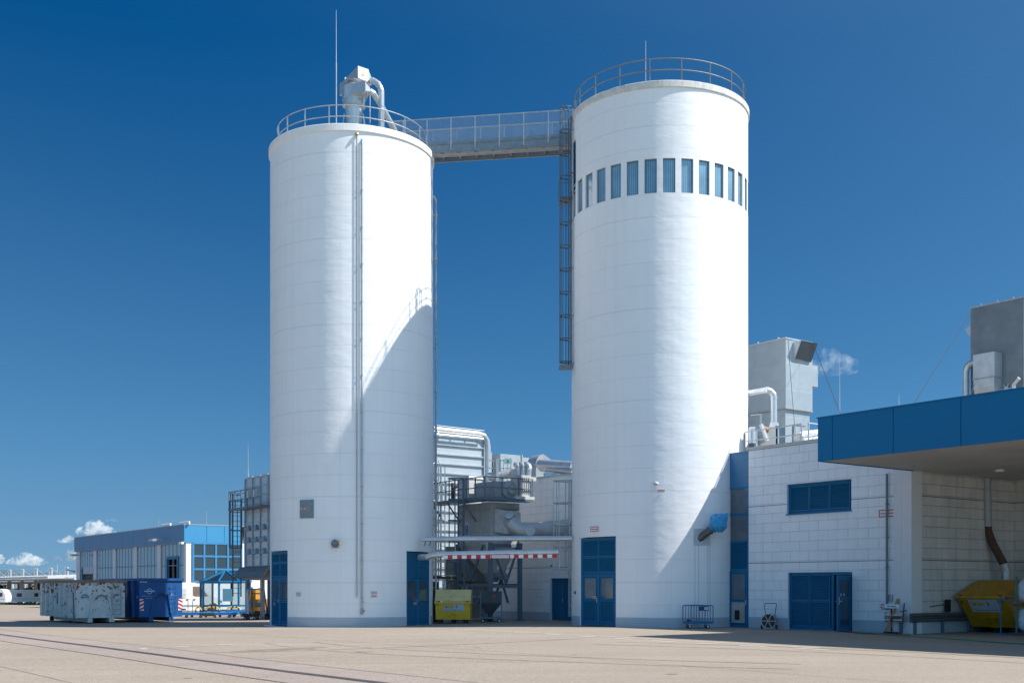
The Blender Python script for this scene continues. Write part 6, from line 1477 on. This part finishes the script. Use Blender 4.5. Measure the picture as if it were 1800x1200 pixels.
# ------------------------------------------------------------------ octagonal glass shelter
dS = 96.5; cxs = Q(394)*dS; gs = gz(cxs, dS); Rs = 43.5/2000*dS; MSH = T(cxs, dS+Rs*.2, gs)
sh = thing('smoking_shelter', MSH, 'octagonal glass shelter with a pointed dark blue roof, beside the blue container', 'shelter')
ze, zap = ZZ(1022, dS)-gs, ZZ(1002, dS)-gs
V8 = [(Rs*sin(k*pi/4), -Rs*cos(k*pi/4)) for k in range(8)]
for k in range(8):
    x, y = V8[k]; x2, y2 = V8[(k+1) % 8]
    g = MB(MSH); g.bar((x, y, 0), (x, y, ze), .15); g.build('post', blue_paint, sh)
    g = MB(MSH)
    for z in (.55, ze-.05): g.bar((x, y, z), (x2, y2, z), .12)
    g.bar((x, y, .15), (x2, y2, .15), .1); g.build('rail', blue_paint, sh)
    if k != 4: g = MB(MSH); g.face([(x, y, .2), (x2, y2, .2), (x2, y2, ze), (x, y, ze)]); g.build('pane', clear, sh)
    g = MB(MSH); g.face([(x*1.06, y*1.06, ze+.02), (x2*1.06, y2*1.06, ze+.02), (0, 0, zap)]); g.build('roof_panel', glass_d, sh)
    g = MB(MSH); g.bar((x*1.06, y*1.06, ze+.04), (0, 0, zap+.02), .11); g.bar((x*1.06, y*1.06, ze+.03), (x2*1.06, y2*1.06, ze+.03), .13); g.build('roof_rib', blue_paint, sh)
g = MB(MSH); x, y = V8[0]; x2, y2 = V8[1]; mx_, my_ = (x+x2)/2, (y+y2)/2; aa = math.atan2(y2-y, x2-x)
g.M = MSH @ T(mx_, my_, 0, aa); g.box(-.5, .35, .06, .08, .95, 2.0); g.build('notice_board', mat('sky_blue_board', (.22, .42, .58), .5), sh)
for i, (p0, p1) in enumerate(((344, 353.5), (362.5, 385.5), (399.5, 422.5))):
    dh_ = 84; x0, x1 = Q(p0)*dh_, Q(p1)*dh_; gg = gz(x0, dh_); g = MB(); hh = ZZ(1066.5, dh_)-gg; rr_ = .22
    pts = [Vector((x0, dh_, gg))]+[Vector((x0+rr_*(1-cos(t_*pi/8)), dh_, gg+hh-rr_+rr_*sin(t_*pi/8))) for t_ in range(5)]+[Vector((x0+(x1-x0)*f, dh_, gg+hh)) for f in (.35, .5, .65)]+[Vector((x1-rr_*(1-cos(t_*pi/8)), dh_, gg+hh-rr_+rr_*sin(t_*pi/8))) for t_ in range(4, -1, -1)]+[Vector((x1, dh_, gg))]
    for k in range(len(pts)-1): g.cur = 1 if k in (0, 6, 8, len(pts)-2) else 0; g.tube([pts[k], pts[k+1]], .055, 8, False)
    plain('guard_hoop', g, [bright_yellow, black], ['narrow yellow and black hoop nearest the blue container', 'wide yellow and black hoop before the middle of the glass shelter', 'wide yellow and black hoop before the right side of the glass shelter'][i], 'guard hoop', 'yellow and black guard hoops')

# ------------------------------------------------------------------ far left: caravans, solar roofs, lamp, hedge, hills
def caravan(M, label, L_=5.6, H_=2.55, wins=((-4.9, -4.2), (-3.6, -2.3)), m=caravan_w):
    t = thing('caravan', M, label, 'caravan')
    pr = [(-L_, .45), (-L_-.1, 1.3), (-L_+.25, H_-.1), (-L_+.6, H_), (-.9, H_), (-.45, H_-.15), (-.05, 1.6), (0, 1.0), (-.12, .45)]
    g = MB(M)
    for y in (0, 2.2): g.face([(x, y, z) for x, z in (pr if y == 0 else pr[::-1])])
    for a, b in zip(pr, pr[1:]+pr[:1]): g.face([(a[0], 0, a[1]), (b[0], 0, b[1]), (b[0], 2.2, b[1]), (a[0], 2.2, a[1])])
    g.build('body', m, t)
    for a, b in wins: g = MB(M); g.box(a, b, -.02, 0, 1.35, 1.95); g.build('window', glass_d, t)
    g = MB(M); g.face([(-.1, .3, 1.55), (-.42, .3, 2.35), (-.42, 1.9, 2.35), (-.1, 1.9, 1.55)]); g.M = M @ T(.03, 0, 0); g.build('front_window', glass_d, t)
    g = MB(M); g.box(-L_+.2, -.2, -.015, 0, .95, 1.02); g.build('trim', steel_d, t)
    for y in (.1, 2.1): wheel(M @ T(-L_*.45, y, .3), .3, .18, t)
    g = MB(M); g.bar((0, 1.1, .5), (1.3, 1.1, .42), .12); g.box(-.3, .02, .1, 2.1, .38, .5); g.build('tow_bar', steel_d, t)
    return t
caravan(T(Q(10)*180, 180, gz(-80, 180), R_(0)) @ T(0, 0, -.0), 'white sunlit caravan cut off by the left edge of the picture', m=mat('bright_caravan', (.80, .80, .80), .4), wins=((-1.6, -.5),))
for i, (px, ang, lab) in enumerate(((48, 4, 'grey shaded caravan with two dark side windows, beside the white sunlit one'), (62, 24, 'middle caravan turned at an angle under the solar roof'), (76, 26, 'caravan nearest the rusty container, partly hidden behind it'))):
    caravan(T(Q(px)*196, 196, gz(-80, 196), R_(ang)), lab, wins=((-4.9, -4.0), (-3.3, -2.2)) if i == 0 else ((-4.2, -3.4), (-1.4, -.8)), L_=6.4 if i == 0 else 5.2)
mast_m = mat('pale_mast', (.42, .45, .47), .5)
sr = thing('solar_carport', T(Q(100)*190, 190, gz(-75, 190), ANG), 'long carport roof of solar panels hung from white masts and cables', 'carport')
A0 = Vector((Q(116.5)*190, 190, 0)); U_ = Vector((UX, UY, 0)); V_ = Vector((VX, VY, 0)); zr0, zm = ZZ(1015, 190), ZZ(995.5, 190)
for k in range(-1, 9):
    b_ = A0-U_*(10*k); bz_ = gz(b_.x, b_.y)
    g = MB(); g.box(b_.x-.28, b_.x-.07, b_.y, b_.y+.3, zr0-.2, zm); g.box(b_.x+.07, b_.x+.28, b_.y, b_.y+.3, zr0-.2, zm); g.build('mast', mast_m, sr)
    g = MB(); g.bar((b_.x, b_.y, bz_), (b_.x, b_.y, zr0-.1), .5); g.build('column', grey, sr)
    n_ = b_-U_*10
    g = MB(); 
    for o_ in (0,): g.bar((b_.x, b_.y, zm-.1), (n_.x, n_.y, zr0), .09); g.bar((n_.x, n_.y, zm-.1), (b_.x, b_.y, zr0), .09)
    g.build('stay_cable', mast_m, sr)
for j, (off2, z, th) in enumerate(((-6, ZZ(1013.2, 190), .35), (-2, ZZ(1016.4, 190), .3), (3, ZZ(1019, 190), .35), (8, ZZ(1020, 196), .3), (13, ZZ(1021, 200), .3))):  # rear rows added to extend the roof and shade the caravans
    for k in range(-2, 14):
        a_ = A0+V_*off2-U_*(6*k); b2 = a_-U_*5.9; c_2 = b2+V_*4.5; d_2 = a_+V_*4.5
        g = MB(); zz_ = z
        g.hexa([(*a_.xy, zz_-th), (*b2.xy, zz_-th), (*c_2.xy, zz_+.3-th), (*d_2.xy, zz_+.3-th)][::1], [(*a_.xy, zz_), (*b2.xy, zz_), (*c_2.xy, zz_+.3), (*d_2.xy, zz_+.3)]); g.build('roof_panel', [mat('panel_edge', (.55, .58, .6), .5)], sr)
sr2 = thing('solar_carport', T(Q(40)*212, 212, gz(-90, 212), ANG), 'lower rear carport roof on grey columns behind the caravans', 'carport')
for k in range(0, 8):
    a_ = Vector((Q(95)*212, 212, 0))-U_*(9*k); b2 = a_-U_*8.8; z = ZZ(1022.5, 212)
    g = MB(); g.hexa([(*a_.xy, z-.3), (*b2.xy, z-.3), (*(b2+V_*5).xy, z), (*(a_+V_*5).xy, z)], [(*a_.xy, z), (*b2.xy, z), (*(b2+V_*5).xy, z+.3), (*(a_+V_*5).xy, z+.3)]); g.build('roof_panel', grey, sr2)
    g = MB(); g.bar((*a_.xy, gz(*a_.xy)), (*a_.xy, z-.2), .45); g.build('column', steel_d, sr2)
lp = thing('street_lamp', T(Q(100.5)*230, 230, gz(-90, 230)), 'tall slim yard lamp with twin heads behind the solar roof', 'street lamp')
g = MB(); a_ = P(100.5, 984, 230); g.tube([(a_.x, 230, gz(-90, 230)), (a_.x, 230, a_.z)], .12, 8, r1=.08); g.build('pole', steel, lp)
for s_ in (-1, 1): g = MB(); g.bar((a_.x, 230, a_.z), (a_.x+s_*.75, 230, a_.z+.1), .12, .1); g.box(a_.x+s_*.25, a_.x+s_*.8, 229.8, 230.2, a_.z, a_.z+.18); g.build('lamp_head', steel_d, lp)
# hedge behind the caravans: many small leaf faces
rnd = random.Random(3); g = MB()
for i in range(5200):
    x = rnd.uniform(-112, -72); y = 222+rnd.gauss(0, 1.2); hgt_ = 3.1+.7*sin(x*.6)+.4*sin(x*1.7+1)
    z = gz(-90, 222)+abs(rnd.random())**.5*hgt_; s_ = rnd.uniform(.15, .38)
    a_ = Vector((rnd.uniform(-1, 1), rnd.uniform(-1, 1), rnd.uniform(-1, 1))).normalized()*s_; b_ = a_.cross(Vector((rnd.uniform(-1, 1), rnd.uniform(-1, 1), rnd.uniform(-1, 1)))).normalized()*s_
    c = Vector((x, y, z)); g.face([c-a_-b_*.6, c+a_-b_*.6, c+b_])
tag(g.build('hedge', leaf), 'bright green hedge behind the caravans and the solar roof columns', 'hedge')
# weeds along the yard edge
g = MB()
for i in range(900):
    x = rnd.uniform(-86, -66); y = 189+rnd.uniform(-.5, .5); z = gz(x, y); s_ = rnd.uniform(.08, .3)
    g.face([(x-s_*.4, y, z), (x+s_*.4, y+rnd.uniform(-.1, .1), z), (x+rnd.uniform(-.3, .3), y, z+s_*1.6)])
tag(g.build('weeds', leaf), 'low green weeds growing along the far edge of the yard', 'weeds', None, 'stuff')
# hills and the far town
g = MB(); n = 90
for k in range(n):
    def hh(t_): return 44+22*sin(t_*7+1.2)*.5+10*sin(t_*19)+5*sin(t_*47)
    t0, t1 = k/n, (k+1)/n; x0, x1 = -2400+4800*t0, -2400+4800*t1
    for (ya, za, yb, zb2) in ((3300, -2, 3700, 1), (3700, 1, 5200, .3)):
        f0 = (lambda t_, z_: -3+hh(t_)*max(0, z_) if z_ > 0 else -4)
        g.face([(x0, ya, f0(t0, za)), (x1, ya, f0(t1, za)), (x1, yb, f0(t1, zb2)), (x0, yb, f0(t0, zb2))], None, True)
struct('hills', g, hill_m)
g = MB(); rt = random.Random(11)
for k in range(260):
    x = rt.uniform(-1500, -700); y = rt.uniform(2300, 3200); w2 = rt.uniform(5, 16); h2 = rt.uniform(5, 13); g.cur = rt.choice((0, 0, 1, 2)); g.box(x, x+w2, y, y+10, -3, h2)
tag(g.build('far_town', [mat('far_house', (.45, .45, .48), .8), mat('far_roof', (.28, .16, .14), .8), mat('far_house_blue', (.25, .30, .40), .8)]), 'far-off town of small pale and reddish houses below the hills', 'town', None, 'stuff')

# ------------------------------------------------------------------ clouds
def cloud_mat(name, dens, bright=1.0, scale=.02, th=.42):
    m = bpy.data.materials.new(name); m.use_nodes = True; n = m.node_tree.nodes; l = m.node_tree.links
    n.remove(n['Principled BSDF']); v = n.new('ShaderNodeVolumePrincipled'); v.inputs['Color'].default_value = (bright, bright, bright, 1); v.inputs['Anisotropy'].default_value = .0
    tc = n.new('ShaderNodeTexCoord'); no = n.new('ShaderNodeTexNoise'); no.inputs['Scale'].default_value = scale; no.inputs['Detail'].default_value = 5; no.inputs['Roughness'].default_value = .62
    l.new(tc.outputs['Object'], no.inputs['Vector']); r = n.new('ShaderNodeMapRange'); r.inputs[1].default_value = th; r.inputs[2].default_value = th+.14; r.inputs[3].default_value = 0; r.inputs[4].default_value = dens
    l.new(no.outputs['Fac'], r.inputs[0]); l.new(r.outputs[0], v.inputs['Density']); l.new(v.outputs[0], n['Material Output'].inputs['Volume'])
    return m
cm = cloud_mat('cumulus', .07, 1.0, .05, .43); cm2 = cloud_mat('thin_cloud', .016, 1.0, .03, .44)
def cloud(px, py, wpx, hpx, label, m=cm, d=3000, seed=1, blobs=9, flat=.35):
    r = random.Random(seed); c = P(px, py, d); k = d/2000; g = MB(T(*c)); W_, H_ = wpx*k, hpx*k
    for i in range(blobs):
        t_ = (i+.5)/blobs; x = (t_-.5)*W_*.85+r.uniform(-.04, .04)*W_; e = 1-abs(2*t_-1)**1.7
        rad = H_*(.20+.30*e)*r.uniform(.8, 1.15); z = -H_*.25+r.uniform(0, .42)*H_*e; rx = rad*r.uniform(1.0, 1.5)
        ns, nr = 12, 7
        def pt(a_, b_): 
            q = 1+.13*sin(3*a_+i)*cos(4*b_+i*2); zz_ = rad*cos(b_)*q
            return (x+rx*sin(b_)*cos(a_)*q, rad*sin(b_)*sin(a_)*q, z+(zz_ if zz_ > 0 else zz_*flat))
        for p_ in range(nr):
            for s_ in range(ns):
                a0, a1, b0_, b1_ = 2*pi*s_/ns, 2*pi*(s_+1)/ns, pi*p_/nr, pi*(p_+1)/nr
                f = [pt(a0, b1_), pt(a1, b1_), pt(a1, b0_), pt(a0, b0_)]
                if p_ == 0: f = f[:3]
                if p_ == nr-1: f = f[1:]
                g.face(f, None, True)
    plain('cloud', g, m, label, 'cloud', 'low clouds near the horizon' if m is cm else None, origin=c)
cloud(168, 932, 66, 32, 'brightest billowing white cloud, just above the roof of the workshop', seed=4, blobs=10)
cloud(118, 948, 38, 16, 'small flat white cloud left of the brightest one', seed=7, blobs=7)
cloud(134, 975, 30, 30, 'pale cloud half hidden by the left end of the workshop', seed=9, blobs=6)
cloud(48, 984, 78, 26, 'long low bank of white cloud above the solar roof', seed=12, blobs=12)
cloud(-3, 983, 20, 18, 'scrap of pale cloud at the very left edge of the picture', seed=5, blobs=4)
cloud(101, 979, 13, 9, 'tiny faint cloud right behind the yard lamp', m=cm2, seed=6, blobs=4)
cloud(198, 913, 26, 9, 'thin faint wisp up and right of the brightest cloud', m=cm2, seed=8, blobs=5)
cloud(1456, 638, 104, 44, 'thin drifting white wisp right of the filter tower', m=cloud_mat('wispy_cloud', .010, 1.0, .028, .47), seed=15, blobs=10, flat=.8)

# faint tyre marks on the yard
tyre = mat('tyre_mark', (.275, .235, .19), .9, var=.25, vscale=1.2)
for (cx_, cy_, r_, a0, a1, w_) in ((-9, 12, 26, 22, 62, .11), (-9, 12, 24.3, 22, 62, .10), (14, 46, 24, 205, 250, .10), (14, 46, 22.4, 205, 250, .09), (-14, 52, 22, 285, 318, .10)):
    g = MB(); n = 50
    for k in range(n):
        t0, t1 = R_(a0+(a1-a0)*k/n), R_(a0+(a1-a0)*(k+1)/n); q = []
        for t_, rr in ((t0, r_-w_), (t0, r_+w_), (t1, r_+w_), (t1, r_-w_)):
            X, Y = cx_+rr*cos(t_), cy_+rr*sin(t_); q.append((X, Y, gz(X, Y)+.0045))
        g.face(q)
    struct('ground_stain', g, tyre)
